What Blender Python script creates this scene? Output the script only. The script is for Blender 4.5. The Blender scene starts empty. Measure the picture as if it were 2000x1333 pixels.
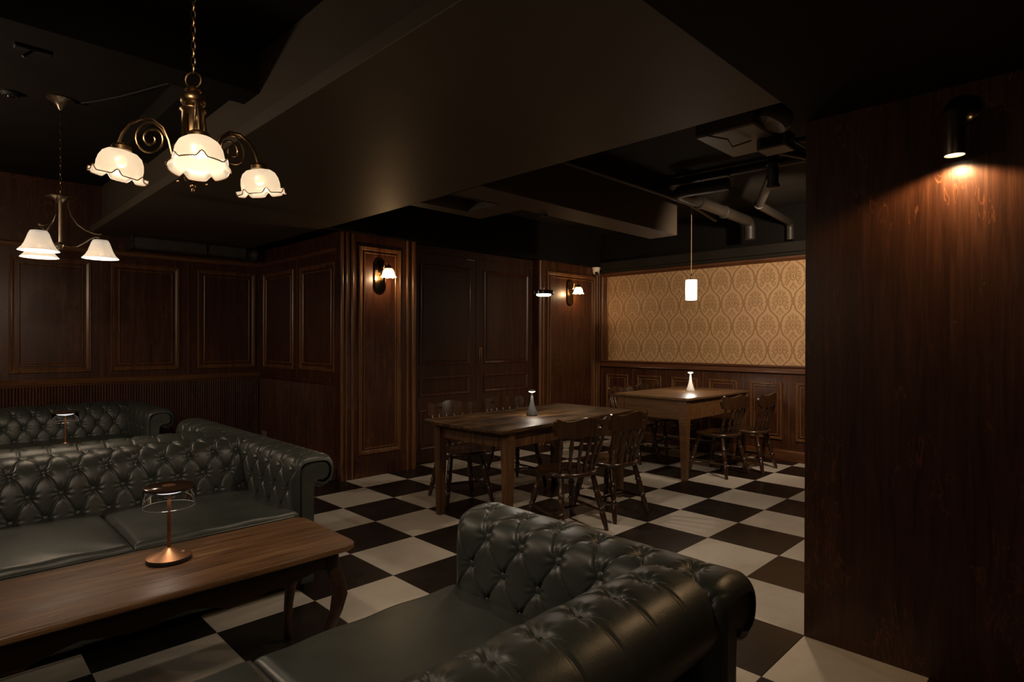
import bpy, bmesh, math, random
from mathutils import Vector, Matrix
random.seed(7)
PI = math.pi
sc = bpy.context.scene
COL = sc.collection

# ------------------------------------------------------------------ camera, world, exposure
YAW, PITCH, ROLL = 0.783322, -0.002251, 0.003087
CAM = Vector((-2.76027, -4.97567, 1.55432))
cf = Vector((math.sin(YAW)*math.cos(PITCH), math.cos(YAW)*math.cos(PITCH), math.sin(PITCH)))
cr0 = Vector((math.cos(YAW), -math.sin(YAW), 0)); cu0 = cr0.cross(cf)
cr = math.cos(ROLL)*cr0 + math.sin(ROLL)*cu0
cu = -math.sin(ROLL)*cr0 + math.cos(ROLL)*cu0
cam_data = bpy.data.cameras.new('camera'); cam = bpy.data.objects.new('camera', cam_data); COL.objects.link(cam)
cam.matrix_world = Matrix(((cr.x, cu.x, -cf.x, CAM.x), (cr.y, cu.y, -cf.y, CAM.y), (cr.z, cu.z, -cf.z, CAM.z), (0, 0, 0, 1)))
cam_data.sensor_fit = 'HORIZONTAL'; cam_data.sensor_width = 36.0
cam_data.lens = 1157.963/2000*36.0
cam_data.shift_y = 1.927/2000
cam_data.clip_start = 0.05
sc.camera = cam
w = bpy.data.worlds.new('world'); sc.world = w; w.use_nodes = True
w.node_tree.nodes['Background'].inputs[0].default_value = (0.9, 0.75, 0.6, 1)
w.node_tree.nodes['Background'].inputs[1].default_value = 0.0
sc.view_settings.view_transform = 'Standard'
sc.view_settings.look = 'None'
sc.view_settings.gamma = 1.0
sc.view_settings.exposure = 0.0
sc.view_settings.use_curve_mapping = False
try:
    sc.cycles.use_denoising = True
    sc.cycles.max_bounces = 8; sc.cycles.diffuse_bounces = 4; sc.cycles.glossy_bounces = 3
    sc.cycles.sample_clamp_indirect = 3.0
    sc.cycles.caustics_reflective = False; sc.cycles.caustics_refractive = False
except Exception:
    pass

WARM = (1.0, 0.66, 0.36); SOFT = (1.0, 0.78, 0.56); NEUT = (1.0, 0.86, 0.70)
def point(name, loc, power, col=WARM, rad=0.03):
    l = bpy.data.lights.new(name, 'POINT'); l.energy = power; l.color = col; l.shadow_soft_size = rad
    o = bpy.data.objects.new(name, l); o.location = loc; COL.objects.link(o); return o
def spot(name, loc, power, col=WARM, rad=0.03, angle=120, blend=0.5, target=None):
    l = bpy.data.lights.new(name, 'SPOT'); l.energy = power; l.color = col; l.shadow_soft_size = rad
    l.spot_size = math.radians(angle); l.spot_blend = blend
    o = bpy.data.objects.new(name, l); o.location = loc
    if target is not None:
        o.rotation_euler = (Vector(target)-Vector(loc)).to_track_quat('-Z', 'Y').to_euler()
    COL.objects.link(o); return o
# wallpaper downlight behind the clad column, then unseen fill lights added for brightness
spot('downlight_wallpaper', (3.1, -3.1, 2.72), 180, SOFT, 0.05, 125, 0.7, (5.2, -1.2, 1.7))
spot('fill_aisle', (1.5, -3.3, 2.70), 72, SOFT, 0.05, 130, 0.8, (1.7, -2.4, 0))
spot('fill_lounge', (-2.7, -3.6, 2.70), 60, SOFT, 0.06, 140, 0.8, (-2.2, -1.6, 0))
spot('fill_hall', (-0.4, -2.3, 2.735), 38, SOFT, 0.05, 130, 0.8, (-0.1, -1.4, 0))
point('fill_far_left', (-3.9, 0.4, 2.3), 62, SOFT, 0.1)
point('fill_rear', (-3.2, -5.3, 2.3), 7, SOFT, 0.12)

# ------------------------------------------------------------------ node materials
class NB:
    def __init__(s, name):
        s.m = bpy.data.materials.new(name); s.m.use_nodes = True
        s.t = s.m.node_tree; s.t.nodes.clear()
        s.out = s.t.nodes.new('ShaderNodeOutputMaterial')
    def n(s, typ, ins=None, **kw):
        nd = s.t.nodes.new(typ)
        for k, v in kw.items(): setattr(nd, k, v)
        for k, v in (ins or {}).items(): s.put(nd.inputs[k], v)
        return nd
    def put(s, sock, v):
        if isinstance(v, bpy.types.NodeSocket): s.t.links.new(v, sock)
        else:
            if hasattr(sock.default_value, '__len__') and not hasattr(v, '__len__'): v = [v]*len(sock.default_value)
            if hasattr(sock.default_value, '__len__') and len(v) == 3 and len(sock.default_value) == 4: v = list(v)+[1]
            sock.default_value = v
    def math(s, op, a, b=0.0, c=None, clamp=False):
        nd = s.t.nodes.new('ShaderNodeMath'); nd.operation = op; nd.use_clamp = clamp
        s.put(nd.inputs[0], a); s.put(nd.inputs[1], b)
        if c is not None: s.put(nd.inputs[2], c)
        return nd.outputs[0]
    def coords(s, scale=(1, 1, 1), rot=(0, 0, 0), loc=(0, 0, 0)):
        tc = s.n('ShaderNodeTexCoord'); mp = s.n('ShaderNodeMapping', {'Vector': tc.outputs['Object'], 'Scale': scale, 'Rotation': rot, 'Location': loc})
        return mp.outputs[0]
    def noise(s, vec, scale, detail=4, rough=0.55, dist=0.0):
        nd = s.n('ShaderNodeTexNoise', {'Vector': vec, 'Scale': scale, 'Detail': detail, 'Roughness': rough, 'Distortion': dist})
        return nd.outputs['Fac']
    def ramp(s, fac, stops):
        nd = s.n('ShaderNodeValToRGB', {'Fac': fac}); e = nd.color_ramp.elements
        while len(e) < len(stops): e.new(0.5)
        for el, (p, c) in zip(e, stops):
            el.position = p; el.color = (c[0], c[1], c[2], 1)
        return nd.outputs[0]
    def mix(s, fac, a, b):
        nd = s.n('ShaderNodeMix', data_type='RGBA')
        s.put(nd.inputs['Factor'], fac); s.put(nd.inputs[6], a); s.put(nd.inputs[7], b)
        return nd.outputs[2]
    def bump(s, h, strength=0.2, dist=0.01):
        return s.n('ShaderNodeBump', {'Height': h, 'Strength': strength, 'Distance': dist}).outputs[0]
    def principled(s, **kw):
        nd = s.n('ShaderNodeBsdfPrincipled')
        for k, v in kw.items(): s.put(nd.inputs[k.replace('_', ' ')], v)
        s.t.links.new(nd.outputs[0], s.out.inputs['Surface'])
        return s.m

def mat_wood(name, dark, mid, light, axis='Z', rough=0.36, fleck=0.0, bump=0.15, grain=1.0, coat=0.0, spec=0.5, patch=None):
    b = NB(name)
    st = {'Z': (14, 14, 0.9), 'X': (0.9, 14, 14), 'Y': (14, 0.9, 14)}[axis]
    v = b.coords(tuple(q*grain for q in st))
    n1 = b.noise(v, 1.6, 6, 0.62, 0.9)
    v2 = b.coords(tuple(q*grain*4.5 for q in st)); n2 = b.noise(v2, 1.7, 3, 0.6, 0.2)
    f = b.math('ADD', b.math('MULTIPLY', n1, 0.7), b.math('MULTIPLY', n2, 0.3))
    col = b.ramp(f, [(0.32, dark), (0.5, mid), (0.68, light)])
    if patch:
        pv = b.coords((1.2, 3.2, 1)); pn = b.noise(pv, 1.9, 5, 0.6, 0.8)
        col = b.mix(b.math('MULTIPLY', b.math('SUBTRACT', pn, 0.44, clamp=True), 6.0, clamp=True), col, patch)
    if fleck:
        fv = b.coords({'Z': (9, 9, 2.2), 'X': (2.2, 9, 9), 'Y': (9, 2.2, 9)}[axis])
        fn = b.noise(fv, 1.5, 2, 0.5, 2.2)
        r = b.math('SUBTRACT', 1.0, b.math('MULTIPLY', b.math('ABSOLUTE', b.math('SUBTRACT', fn, 0.56)), 38.0), clamp=True)
        gate = b.math('GREATER_THAN', b.noise(b.coords((1.3, 1.3, 1.0)), 2.2, 2), 0.52)
        col = b.mix(b.math('MULTIPLY', b.math('MULTIPLY', r, gate), fleck), col, tuple(min(1, 2.4*c) for c in light))
    rr = b.math('ADD', rough, b.math('MULTIPLY', b.math('SUBTRACT', n1, 0.5), 0.2))
    return b.principled(Base_Color=col, Roughness=rr, Normal=b.bump(f, bump, 0.006), Coat_Weight=coat, Coat_Roughness=0.25, Specular_IOR_Level=spec)

def mat_plain(name, col, rough=0.5, metal=0.0, var=0.12, scale=6.0, bump=0.0, coat=0.0, spec=0.5):
    b = NB(name); n = b.noise(b.coords(), scale, 4, 0.6)
    c = b.ramp(n, [(0.3, tuple(x*(1-var) for x in col)), (0.7, tuple(min(1, x*(1+var)) for x in col))])
    kw = dict(Base_Color=c, Roughness=b.math('ADD', rough, b.math('MULTIPLY', b.math('SUBTRACT', n, 0.5), 0.12)), Metallic=metal, Coat_Weight=coat, Specular_IOR_Level=spec)
    if bump: kw['Normal'] = b.bump(b.noise(b.coords(), scale*14, 4), bump, 0.003)
    return b.principled(**kw)

def mat_emit(name, col, strength, base=(0.8, 0.75, 0.68), var=0.0, scale=8):
    b = NB(name)
    c = col
    if var:
        n = b.noise(b.coords(), scale, 3)
        c = b.ramp(n, [(0.3, tuple(x*(1-var) for x in col)), (0.7, col)])
    return b.principled(Base_Color=base, Roughness=0.35, Emission_Color=c, Emission_Strength=strength)

M = {}
M['wall_wood'] = mat_wood('stained_panel_wood', (0.024, 0.0082, 0.0036), (0.051, 0.0160, 0.0062), (0.085, 0.029, 0.0115), 'Z', 0.36, 0.4, 0.12)
M['trim_wood'] = mat_wood('stained_trim_wood', (0.072, 0.029, 0.011), (0.130, 0.056, 0.020), (0.19, 0.086, 0.033), 'Z', 0.28, 0.0, 0.08)
M['trim_wood_x'] = mat_wood('stained_long_rail_wood', (0.072, 0.029, 0.011), (0.130, 0.056, 0.020), (0.19, 0.086, 0.033), 'X', 0.28, 0.0, 0.08)
M['trim_wood_h'] = mat_wood('stained_rail_wood', (0.055, 0.019, 0.008), (0.095, 0.034, 0.013), (0.14, 0.054, 0.022), 'Y', 0.32, 0.0, 0.08)
M['column_wood'] = mat_wood('column_veneer', (0.024, 0.0080, 0.0034), (0.046, 0.0150, 0.0058), (0.074, 0.026, 0.0100), 'Z', 0.36, 0.55, 0.2)
M['door_wood'] = mat_wood('door_wood', (0.022, 0.0078, 0.0036), (0.040, 0.0140, 0.0062), (0.062, 0.023, 0.010), 'Z', 0.50, 0.0, 0.1, 1.0, 0.0, 0.3)
M['oak'] = mat_wood('weathered_oak', (0.010, 0.005, 0.0025), (0.058, 0.029, 0.0115), (0.17, 0.092, 0.040), 'X', 0.48, 0.0, 0.8, 0.9, 0.0, 0.16, (0.016, 0.008, 0.0035))
M['oak_leg'] = mat_wood('oak_leg_wood', (0.035, 0.015, 0.006), (0.095, 0.043, 0.016), (0.18, 0.09, 0.036), 'Z', 0.45, 0.0, 0.4)
M['pine'] = mat_wood('honey_pine', (0.065, 0.028, 0.010), (0.105, 0.048, 0.017), (0.15, 0.072, 0.028), 'Y', 0.4, 0.0, 0.15)
M['pine_top'] = mat_wood('honey_pine_top', (0.06, 0.029, 0.012), (0.115, 0.060, 0.026), (0.17, 0.095, 0.042), 'X', 0.36, 0.0, 0.2)
M['coffee'] = mat_wood('coffee_table_oak', (0.040, 0.016, 0.006), (0.115, 0.054, 0.022), (0.20, 0.105, 0.046), 'X', 0.43, 0.0, 0.8, 1.0, 0.0, 0.45)
M['coffee_dark'] = mat_wood('coffee_table_frame', (0.02, 0.008, 0.004), (0.034, 0.014, 0.007), (0.05, 0.022, 0.011), 'X', 0.45, 0.0, 0.1)
M['chair'] = mat_wood('dark_lacquered_chair_wood', (0.018, 0.008, 0.0038), (0.038, 0.017, 0.0072), (0.066, 0.031, 0.013), 'Z', 0.24, 0.0, 0.08, 1.0, 0.35)
M['ceiling'] = mat_plain('black_ceiling_paint', (0.018, 0.015, 0.0115), 0.8, 0, 0.2, 2.0, spec=0.15)
M['soffit'] = mat_plain('brown_soffit_paint', (0.085, 0.067, 0.048), 0.55, 0, 0.08, 1.2)
M['bay'] = mat_plain('black_bay_paint', (0.0065, 0.0052, 0.004), 0.8, 0, 0.2, 2.0, spec=0.12)
M['cord'] = mat_plain('tan_braided_cord', (0.45, 0.30, 0.14), 0.6, 0, 0.25, 120)
M['beam'] = mat_plain('beam_paint', (0.085, 0.06, 0.042), 0.6, 0, 0.1, 2.0)
M['pipe'] = mat_plain('painted_pipe', (0.026, 0.021, 0.016), 0.5, 0, 0.2, 5.0)
M['duct'] = mat_plain('wrapped_duct', (0.045, 0.04, 0.035), 0.6, 0, 0.25, 7.0, 0.4)
M['dark'] = mat_plain('matt_black', (0.008, 0.0075, 0.007), 0.6)
M['bronze'] = mat_plain('antique_bronze', (0.20, 0.125, 0.06), 0.32, 1.0, 0.2, 20)
M['nickel'] = mat_plain('brushed_bronze', (0.42, 0.33, 0.24), 0.3, 1.0, 0.1, 20)
M['brass'] = mat_plain('polished_brass', (0.5, 0.36, 0.16), 0.12, 1.0, 0.12, 12)
M['brass_dark'] = mat_plain('dark_polished_brass', (0.16, 0.11, 0.05), 0.14, 1.0, 0.12, 12)
M['copper'] = mat_plain('satin_copper', (0.42, 0.20, 0.10), 0.42, 1.0, 0.06, 20)
M['lamp_grey'] = mat_plain('grey_lamp_body', (0.05, 0.049, 0.047), 0.55, 0, 0.05)
M['lamp_white'] = mat_plain('white_lamp_body', (0.50, 0.47, 0.43), 0.6, 0, 0.03)
M['white_box'] = mat_plain('grey_white_plastic', (0.16, 0.135, 0.11), 0.5, 0, 0.06)
M['cctv'] = mat_plain('white_camera_plastic', (0.8, 0.72, 0.62), 0.45, 0, 0.04)
M['foil'] = mat_plain('crumpled_wrap', (0.20, 0.17, 0.13), 0.45, 0, 0.2, 20, 1.0)
M['black_gloss'] = mat_plain('black_gloss', (0.012, 0.011, 0.010), 0.15)
M['smoked'] = mat_plain('smoked_lid', (0.035, 0.020, 0.012), 0.12, 0, 0.1)

def leather():
    b = NB('green_black_leather')
    n = b.noise(b.coords(), 3.0, 5, 0.6)
    col = b.ramp(n, [(0.3, (0.030, 0.036, 0.031)), (0.55, (0.044, 0.051, 0.044)), (0.78, (0.062, 0.069, 0.058))])
    fine = b.n('ShaderNodeTexVoronoi', {'Vector': b.coords(), 'Scale': 260.0}).outputs['Distance']
    wr = b.noise(b.coords(), 26, 5, 0.6, 1.4)
    h = b.math('ADD', b.math('MULTIPLY', fine, 0.10), b.math('MULTIPLY', wr, 0.9))
    r = b.math('ADD', 0.40, b.math('MULTIPLY', b.math('SUBTRACT', n, 0.5), 0.25))
    return b.principled(Base_Color=col, Roughness=r, Normal=b.bump(h, 0.16, 0.004), Specular_IOR_Level=0.55, Coat_Weight=0.06, Coat_Roughness=0.35)
M['leather'] = leather()

def tile(name, base, lo, hi, rough):
    b = NB(name)
    oi = b.n('ShaderNodeObjectInfo')
    tc = b.n('ShaderNodeTexCoord')
    off = b.n('ShaderNodeVectorMath', {0: tc.outputs['Object'], 1: oi.outputs['Location']}, operation='ADD').outputs[0]
    n1 = b.noise(off, 2.2, 5, 0.6, 0.5); n2 = b.noise(off, 16, 4, 0.65)
    f = b.math('ADD', b.math('MULTIPLY', n1, 0.75), b.math('MULTIPLY', n2, 0.25))
    c = b.ramp(f, [(0.3, lo), (0.52, base), (0.7, hi)])
    speck = b.n('ShaderNodeTexVoronoi', {'Vector': off, 'Scale': 9.0}).outputs['Distance']
    c = b.mix(b.math('LESS_THAN', speck, 0.012), c, (0.35, 0.31, 0.26) if base[0] < 0.1 else (0.12, 0.1, 0.08))
    r = b.math('ADD', rough, b.math('MULTIPLY', b.math('SUBTRACT', n1, 0.5), 0.3))
    return b.principled(Base_Color=c, Roughness=r, Specular_IOR_Level=0.3, Normal=b.bump(n2, 0.05, 0.002))
M['tile_white'] = tile('cream_floor_tile', (0.50, 0.455, 0.395), (0.42, 0.375, 0.32), (0.55, 0.51, 0.45), 0.34)
M['tile_black'] = tile('black_floor_tile', (0.013, 0.0095, 0.0075), (0.009, 0.0065, 0.005), (0.022, 0.017, 0.013), 0.30)
M['grout'] = mat_plain('floor_grout', (0.25, 0.22, 0.19), 0.8)

def damask():
    b = NB('damask_wallpaper')
    tc = b.n('ShaderNodeTexCoord'); sp = b.n('ShaderNodeSeparateXYZ', {0: tc.outputs['Object']})
    y, z = sp.outputs[1], sp.outputs[2]
    P_, Q_ = 0.1625, 0.3175
    p = b.math('DIVIDE', b.math('ADD', y, 0.329+20*P_), P_)
    s = b.math('DIVIDE', b.math('ADD', b.math('SUBTRACT', z, 2.394), 20*Q_), Q_)
    u = b.math('PINGPONG', p, 1.0); v = b.math('PINGPONG', s, 1.0)
    wv = b.math('MODULO', s, 2.0)
    sv = b.math('SUBTRACT', b.math('MULTIPLY', b.math('MULTIPLY', v, v), 3.0), b.math('MULTIPLY', b.math('MULTIPLY', b.math('MULTIPLY', v, v), v), 2.0))
    # little scallops on the ogee line
    sv = b.math('ADD', sv, b.math('MULTIPLY', b.math('SINE', b.math('MULTIPLY', v, 4*PI)), 0.055))
    d = b.math('ABSOLUTE', b.math('SUBTRACT', u, sv))
    slope = b.math('ADD', 0.03, b.math('MULTIPLY', b.math('SUBTRACT', v, b.math('MULTIPLY', v, v)), 0.24))
    line = b.math('LESS_THAN', d, slope)
    inA = b.math('GREATER_THAN', u, sv)
    a = b.math('ADD', b.math('MULTIPLY', inA, b.math('SUBTRACT', 1.0, u)), b.math('MULTIPLY', b.math('SUBTRACT', 1.0, inA), u))
    bA = b.math('SUBTRACT', wv, b.math('MULTIPLY', b.math('GREATER_THAN', wv, 1.0), 2.0)); bB = b.math('SUBTRACT', wv, 1.0)
    bb = b.math('ADD', b.math('MULTIPLY', inA, bA), b.math('MULTIPLY', b.math('SUBTRACT', 1.0, inA), bB))
    def ell(ca, cb, ra, rb, wid=None, rot=0.0):
        da = b.math('SUBTRACT', a, ca); db = b.math('SUBTRACT', bb, cb)
        if rot:
            c_, s_ = math.cos(rot), math.sin(rot)
            da, db = (b.math('ADD', b.math('MULTIPLY', da, c_), b.math('MULTIPLY', db, s_)), b.math('SUBTRACT', b.math('MULTIPLY', db, c_), b.math('MULTIPLY', da, s_)))
        q = b.math('SQRT', b.math('ADD', b.math('POWER', b.math('ABSOLUTE', b.math('DIVIDE', da, ra)), 2.0), b.math('POWER', b.math('ABSOLUTE', b.math('DIVIDE', db, rb)), 2.0)))
        if wid is None: return b.math('LESS_THAN', q, 1.0)
        return b.math('LESS_THAN', b.math('ABSOLUTE', b.math('SUBTRACT', q, 1.0)), wid)
    feats = [ell(0.0, 0.02, 0.17, 0.17, 0.2), ell(0.0, 0.02, 0.07, 0.09), ell(0.40, 0.10, 0.15, 0.10, 0.3), ell(0.40, 0.10, 0.05, 0.035),
             ell(0.52, -0.07, 0.17, 0.045, None, 0.35), ell(0.34, -0.20, 0.22, 0.045, None, -0.75), ell(0.50, -0.24, 0.12, 0.075, 0.32),
             ell(0.22, 0.26, 0.13, 0.045, None, 0.7), ell(0.30, 0.33, 0.10, 0.05, 0.4), ell(0.0, 0.33, 0.07, 0.09), ell(0.14, 0.42, 0.09, 0.03, None, 0.6),
             ell(0.0, 0.47, 0.045, 0.06), ell(0.12, -0.36, 0.12, 0.03, None, -0.9), ell(0.0, -0.32, 0.05, 0.10), ell(0.20, -0.44, 0.07, 0.04, 0.4),
             ell(0.0, -0.52, 0.05, 0.06), ell(0.24, 0.0, 0.05, 0.12, None, -0.3)]
    m = feats[0]
    for f in feats[1:]: m = b.math('MAXIMUM', m, f)
    # knots: a spade where four cells meet
    ku = b.math('MINIMUM', b.math('ADD', u, v), b.math('SUBTRACT', 2.0, b.math('ADD', u, v)))
    knot = b.math('LESS_THAN', ku, 0.19)
    bold = b.math('MAXIMUM', line, knot)
    wear = b.noise(tc.outputs['Object'], 3.0, 4, 0.6)
    m = b.math('MULTIPLY', m, b.math('ADD', 0.42, b.math('MULTIPLY', wear, 0.5)))
    fac = b.math('MAXIMUM', b.math('MULTIPLY', bold, 0.78), m)
    n = b.noise(tc.outputs['Object'], 1.4, 4, 0.6)
    base = b.ramp(n, [(0.3, (0.50, 0.305, 0.158)), (0.7, (0.555, 0.352, 0.188))])
    col = b.mix(fac, base, (0.27, 0.148, 0.056))
    return b.principled(Base_Color=col, Roughness=0.5, Normal=b.bump(fac, 0.12, 0.002), Specular_IOR_Level=0.35)
M['damask'] = damask()

def mat_glass(name, col=(1, 1, 1), rough=0.02):
    b = NB(name)
    g = b.n('ShaderNodeBsdfGlossy', {'Color': (1, 1, 1), 'Roughness': rough})
    t = b.n('ShaderNodeBsdfTransparent', {'Color': col})
    fr = b.n('ShaderNodeFresnel', {'IOR': 1.5})
    mx = b.n('ShaderNodeMixShader', {0: fr.outputs[0]}); b.t.links.new(t.outputs[0], mx.inputs[1]); b.t.links.new(g.outputs[0], mx.inputs[2])
    b.t.links.new(mx.outputs[0], b.out.inputs['Surface'])
    return b.m
def mat_opal(name, col, strength, through, base=(0.75, 0.66, 0.5), var=0.12, scale=9):
    b = NB(name)
    n = b.noise(b.coords(), scale, 3)
    c = b.ramp(n, [(0.3, tuple(x*(1-var) for x in col)), (0.7, col)])
    b.principled(Base_Color=base, Roughness=0.3, Emission_Color=c, Emission_Strength=strength)
    p = [q for q in b.t.nodes if q.type == 'BSDF_PRINCIPLED'][0]
    t = b.n('ShaderNodeBsdfTransparent', {'Color': (1.0, 0.9, 0.75)})
    mx = b.n('ShaderNodeMixShader', {0: through}); b.t.links.new(p.outputs[0], mx.inputs[1]); b.t.links.new(t.outputs[0], mx.inputs[2])
    b.t.links.new(mx.outputs[0], b.out.inputs['Surface'])
    return b.m
M['clear'] = mat_glass('clear_glass', (0.93, 0.93, 0.93))
M['clear_edge'] = mat_plain('glass_edge', (0.22, 0.21, 0.20), 0.15)
M['opal_cream'] = mat_opal('lit_cream_opal_glass', (1.0, 0.81, 0.57), 0.74, 0.3, (0.3, 0.26, 0.2))
M['opal_in'] = mat_opal('lit_opal_inside', (1.0, 0.88, 0.72), 0.62, 0.5, (0.07, 0.065, 0.055))
M['opal_white'] = mat_opal('lit_white_opal_glass', (1.0, 0.92, 0.81), 0.33, 0.15, (0.75, 0.72, 0.66), 0.1)
M['opal_rim'] = mat_plain('brown_glass_rim', (0.12, 0.06, 0.025), 0.25)
M['bulb_soft'] = mat_emit('soft_lit_bulb', (1.0, 0.86, 0.66), 2.0)
M['bulb'] = mat_emit('lit_bulb', (1.0, 0.86, 0.66), 6.0)
M['sconce_glass'] = mat_opal('lit_ribbed_glass', (1.0, 0.80, 0.60), 1.3, 0.65, (0.8, 0.75, 0.7), 0.6, 60)
M['pendant_glass'] = mat_emit('lit_pendant_glass', (1.0, 0.93, 0.84), 0.60, (0.85, 0.85, 0.82), 0.12, 40)
M['led'] = mat_emit('lit_led_plate', (1.0, 0.93, 0.82), 7.0)
M['led_soft'] = mat_emit('soft_led_plate', (0.95, 0.93, 0.95), 0.9)
M['led_warm'] = mat_emit('lit_warm_plate', (1.0, 0.82, 0.55), 5.0)

# ------------------------------------------------------------------ mesh builder
class MB:
    def __init__(s): s.v = []; s.f = []
    def add(s, vs, fs):
        o = len(s.v); s.v += [tuple(q) for q in vs]; s.f += [tuple(i+o for i in q) for q in fs]; return s
    def box(s, x0, x1, y0, y1, z0, z1, bev=0.0):
        if x0 > x1: x0, x1 = x1, x0
        if y0 > y1: y0, y1 = y1, y0
        if z0 > z1: z0, z1 = z1, z0
        b = min(bev, (x1-x0)*.45, (y1-y0)*.45, (z1-z0)*.45)
        if b <= 0:
            return s.add([(x, y, z) for z in (z0, z1) for y in (y0, y1) for x in (x0, x1)],
                         [(0, 2, 3, 1), (4, 5, 7, 6), (0, 1, 5, 4), (2, 6, 7, 3), (0, 4, 6, 2), (1, 3, 7, 5)])
        bm = bmesh.new(); r = bmesh.ops.create_cube(bm, size=1.0)
        for q in bm.verts: q.co = Vector(((x0+x1)/2+q.co.x*(x1-x0), (y0+y1)/2+q.co.y*(y1-y0), (z0+z1)/2+q.co.z*(z1-z0)))
        bmesh.ops.bevel(bm, geom=bm.edges[:], offset=b, segments=1, affect='EDGES', profile=0.5)
        bm.verts.ensure_lookup_table(); bm.verts.index_update()
        s.add([q.co for q in bm.verts], [[q.index for q in f.verts] for f in bm.faces]); bm.free(); return s
    def loft(s, rings, closed=True, cap0=False, cap1=False, loop=False):
        n = len(rings[0]); vs = [q for r in rings for q in r]; fs = []
        R = len(rings)
        for i in range(R if loop else R-1):
            a, b2 = i*n, ((i+1) % R)*n
            for j in range(n if closed else n-1):
                k = (j+1) % n
                fs.append((a+j, a+k, b2+k, b2+j))
        if cap0: fs.append(tuple(range(n))[::-1])
        if cap1: fs.append(tuple((R-1)*n+i for i in range(n)))
        return s.add(vs, fs)
    def lathe(s, prof, c=(0, 0, 0), seg=24, axis=None, mod=None):
        """prof: list of (radius, height); axis: unit vector (default z)"""
        ax = Vector(axis or (0, 0, 1)).normalized()
        e1 = ax.orthogonal().normalized() if axis else Vector((1, 0, 0)); e2 = ax.cross(e1)
        rings = []
        for r, h in prof:
            ring = []
            for i in range(seg):
                t = 2*PI*i/seg; rr, hh = (r, h) if mod is None else mod(r, h, t)
                ring.append(Vector(c)+ax*hh+e1*(rr*math.cos(t))+e2*(rr*math.sin(t)))
            rings.append(ring)
        return s.loft(rings, True, prof[0][0] > 1e-6, prof[-1][0] > 1e-6)
    def turned(s, a, b, prof, seg=10):
        """lathe along the segment a-b; prof of (fraction, radius)"""
        a, b = Vector(a), Vector(b); L = (b-a).length
        return s.lathe([(r, f*L) for f, r in prof], a, seg, (b-a))
    def tube(s, pts, r, seg=8, loop=False):
        pts = [Vector(q) for q in pts]; n = len(pts); rings = []
        up = None
        for i, q in enumerate(pts):
            a = pts[(i-1) % n] if (loop or i > 0) else q; b = pts[(i+1) % n] if (loop or i < n-1) else q
            t = (b-a).normalized()
            if up is None: up = t.orthogonal().normalized()
            up = (up - t*up.dot(t)); up = up.normalized() if up.length > 1e-6 else t.orthogonal().normalized()
            sd = t.cross(up); rr = r[i] if hasattr(r, '__len__') else r
            rings.append([q+up*(rr*math.cos(2*PI*k/seg))+sd*(rr*math.sin(2*PI*k/seg)) for k in range(seg)])
        return s.loft(rings, True, not loop, not loop, loop)
    def sphere(s, c, r, seg=12, squash=1.0):
        pr = [(r*math.sin(PI*i/8), -r*squash*math.cos(PI*i/8)) for i in range(9)]
        pr[0] = (0.0002*1, pr[0][1]); pr[-1] = (0.0002, pr[-1][1])
        return s.lathe(pr, c, seg)
    def mesh(s, name, m, smooth=True, angle=35):
        me = bpy.data.meshes.new(name); me.from_pydata([tuple(q) for q in s.v], [], s.f); me.validate(verbose=False)
        bm = bmesh.new(); bm.from_mesh(me); bmesh.ops.recalc_face_normals(bm, faces=bm.faces)
        if smooth:
            for f in bm.faces: f.smooth = True
            for e in bm.edges:
                if len(e.link_faces) == 2 and e.calc_face_angle(0) > math.radians(angle): e.smooth = False
        bm.to_mesh(me); bm.free(); me.materials.append(m); return me
    def build(s, name, m, parent=None, smooth=True, angle=35, loc=None):
        o = bpy.data.objects.new(name, s.mesh(name, m, smooth, angle)); COL.objects.link(o)
        if parent is not None: o.parent = parent
        if loc is not None: o.location = loc
        return o

def thing(name, label, cat, loc=(0, 0, 0), rz=0.0, group=None):
    o = bpy.data.objects.new(name, None); COL.objects.link(o)
    o.location = loc; o.rotation_euler = (0, 0, rz); o.empty_display_size = 0.1
    o['label'] = label; o['category'] = cat
    if group: o['group'] = group
    return o
def tag(o, label, cat, group=None):
    o['label'] = label; o['category'] = cat
    if group: o['group'] = group
    return o
def struct(o, label=None):
    o['kind'] = 'structure'
    if label: o['label'] = label
    return o
KIDS = {}
def dup(root, loc, rz, label):
    def cp(o, parent):
        c = o.copy(); COL.objects.link(c)
        if parent is not None: c.parent = parent
        for ch in [q for q in o.children]: cp(ch, c)
        return c
    r = cp(root, None); r.location = loc; r.rotation_euler = (0, 0, rz); r['label'] = label
    return r

# wall-mounted joinery: S maps (along, z, out) to the room
def wall_y(y0): return lambda a, z, d: (a, y0-d, z)
def wall_x(x0): return lambda a, z, d: (x0-d, a, z)
def frame(mb, S, a0, a1, z0, z1, prof):
    """mitred moulding round a rectangle; prof = [(inset, out)]"""
    lo, hi = min(a0, a1), max(a0, a1)
    rings = [[S(lo+i, z0+i, d), S(hi-i, z0+i, d), S(hi-i, z1-i, d), S(lo+i, z1-i, d)] for i, d in prof]
    mb.loft(rings, True); return mb
def slab(mb, S, a0, a1, z0, z1, d0, d1, ch=0.0):
    lo, hi = min(a0, a1), max(a0, a1)
    r = [[S(lo, z0, d0), S(hi, z0, d0), S(hi, z1, d0), S(lo, z1, d0)],
         [S(lo, z0, d1-ch), S(hi, z0, d1-ch), S(hi, z1, d1-ch), S(lo, z1, d1-ch)]]
    if ch: r.append([S(lo+ch, z0+ch, d1), S(hi-ch, z0+ch, d1), S(hi-ch, z1-ch, d1), S(lo+ch, z1-ch, d1)])
    mb.loft(r, True, True, True); return mb
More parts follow.
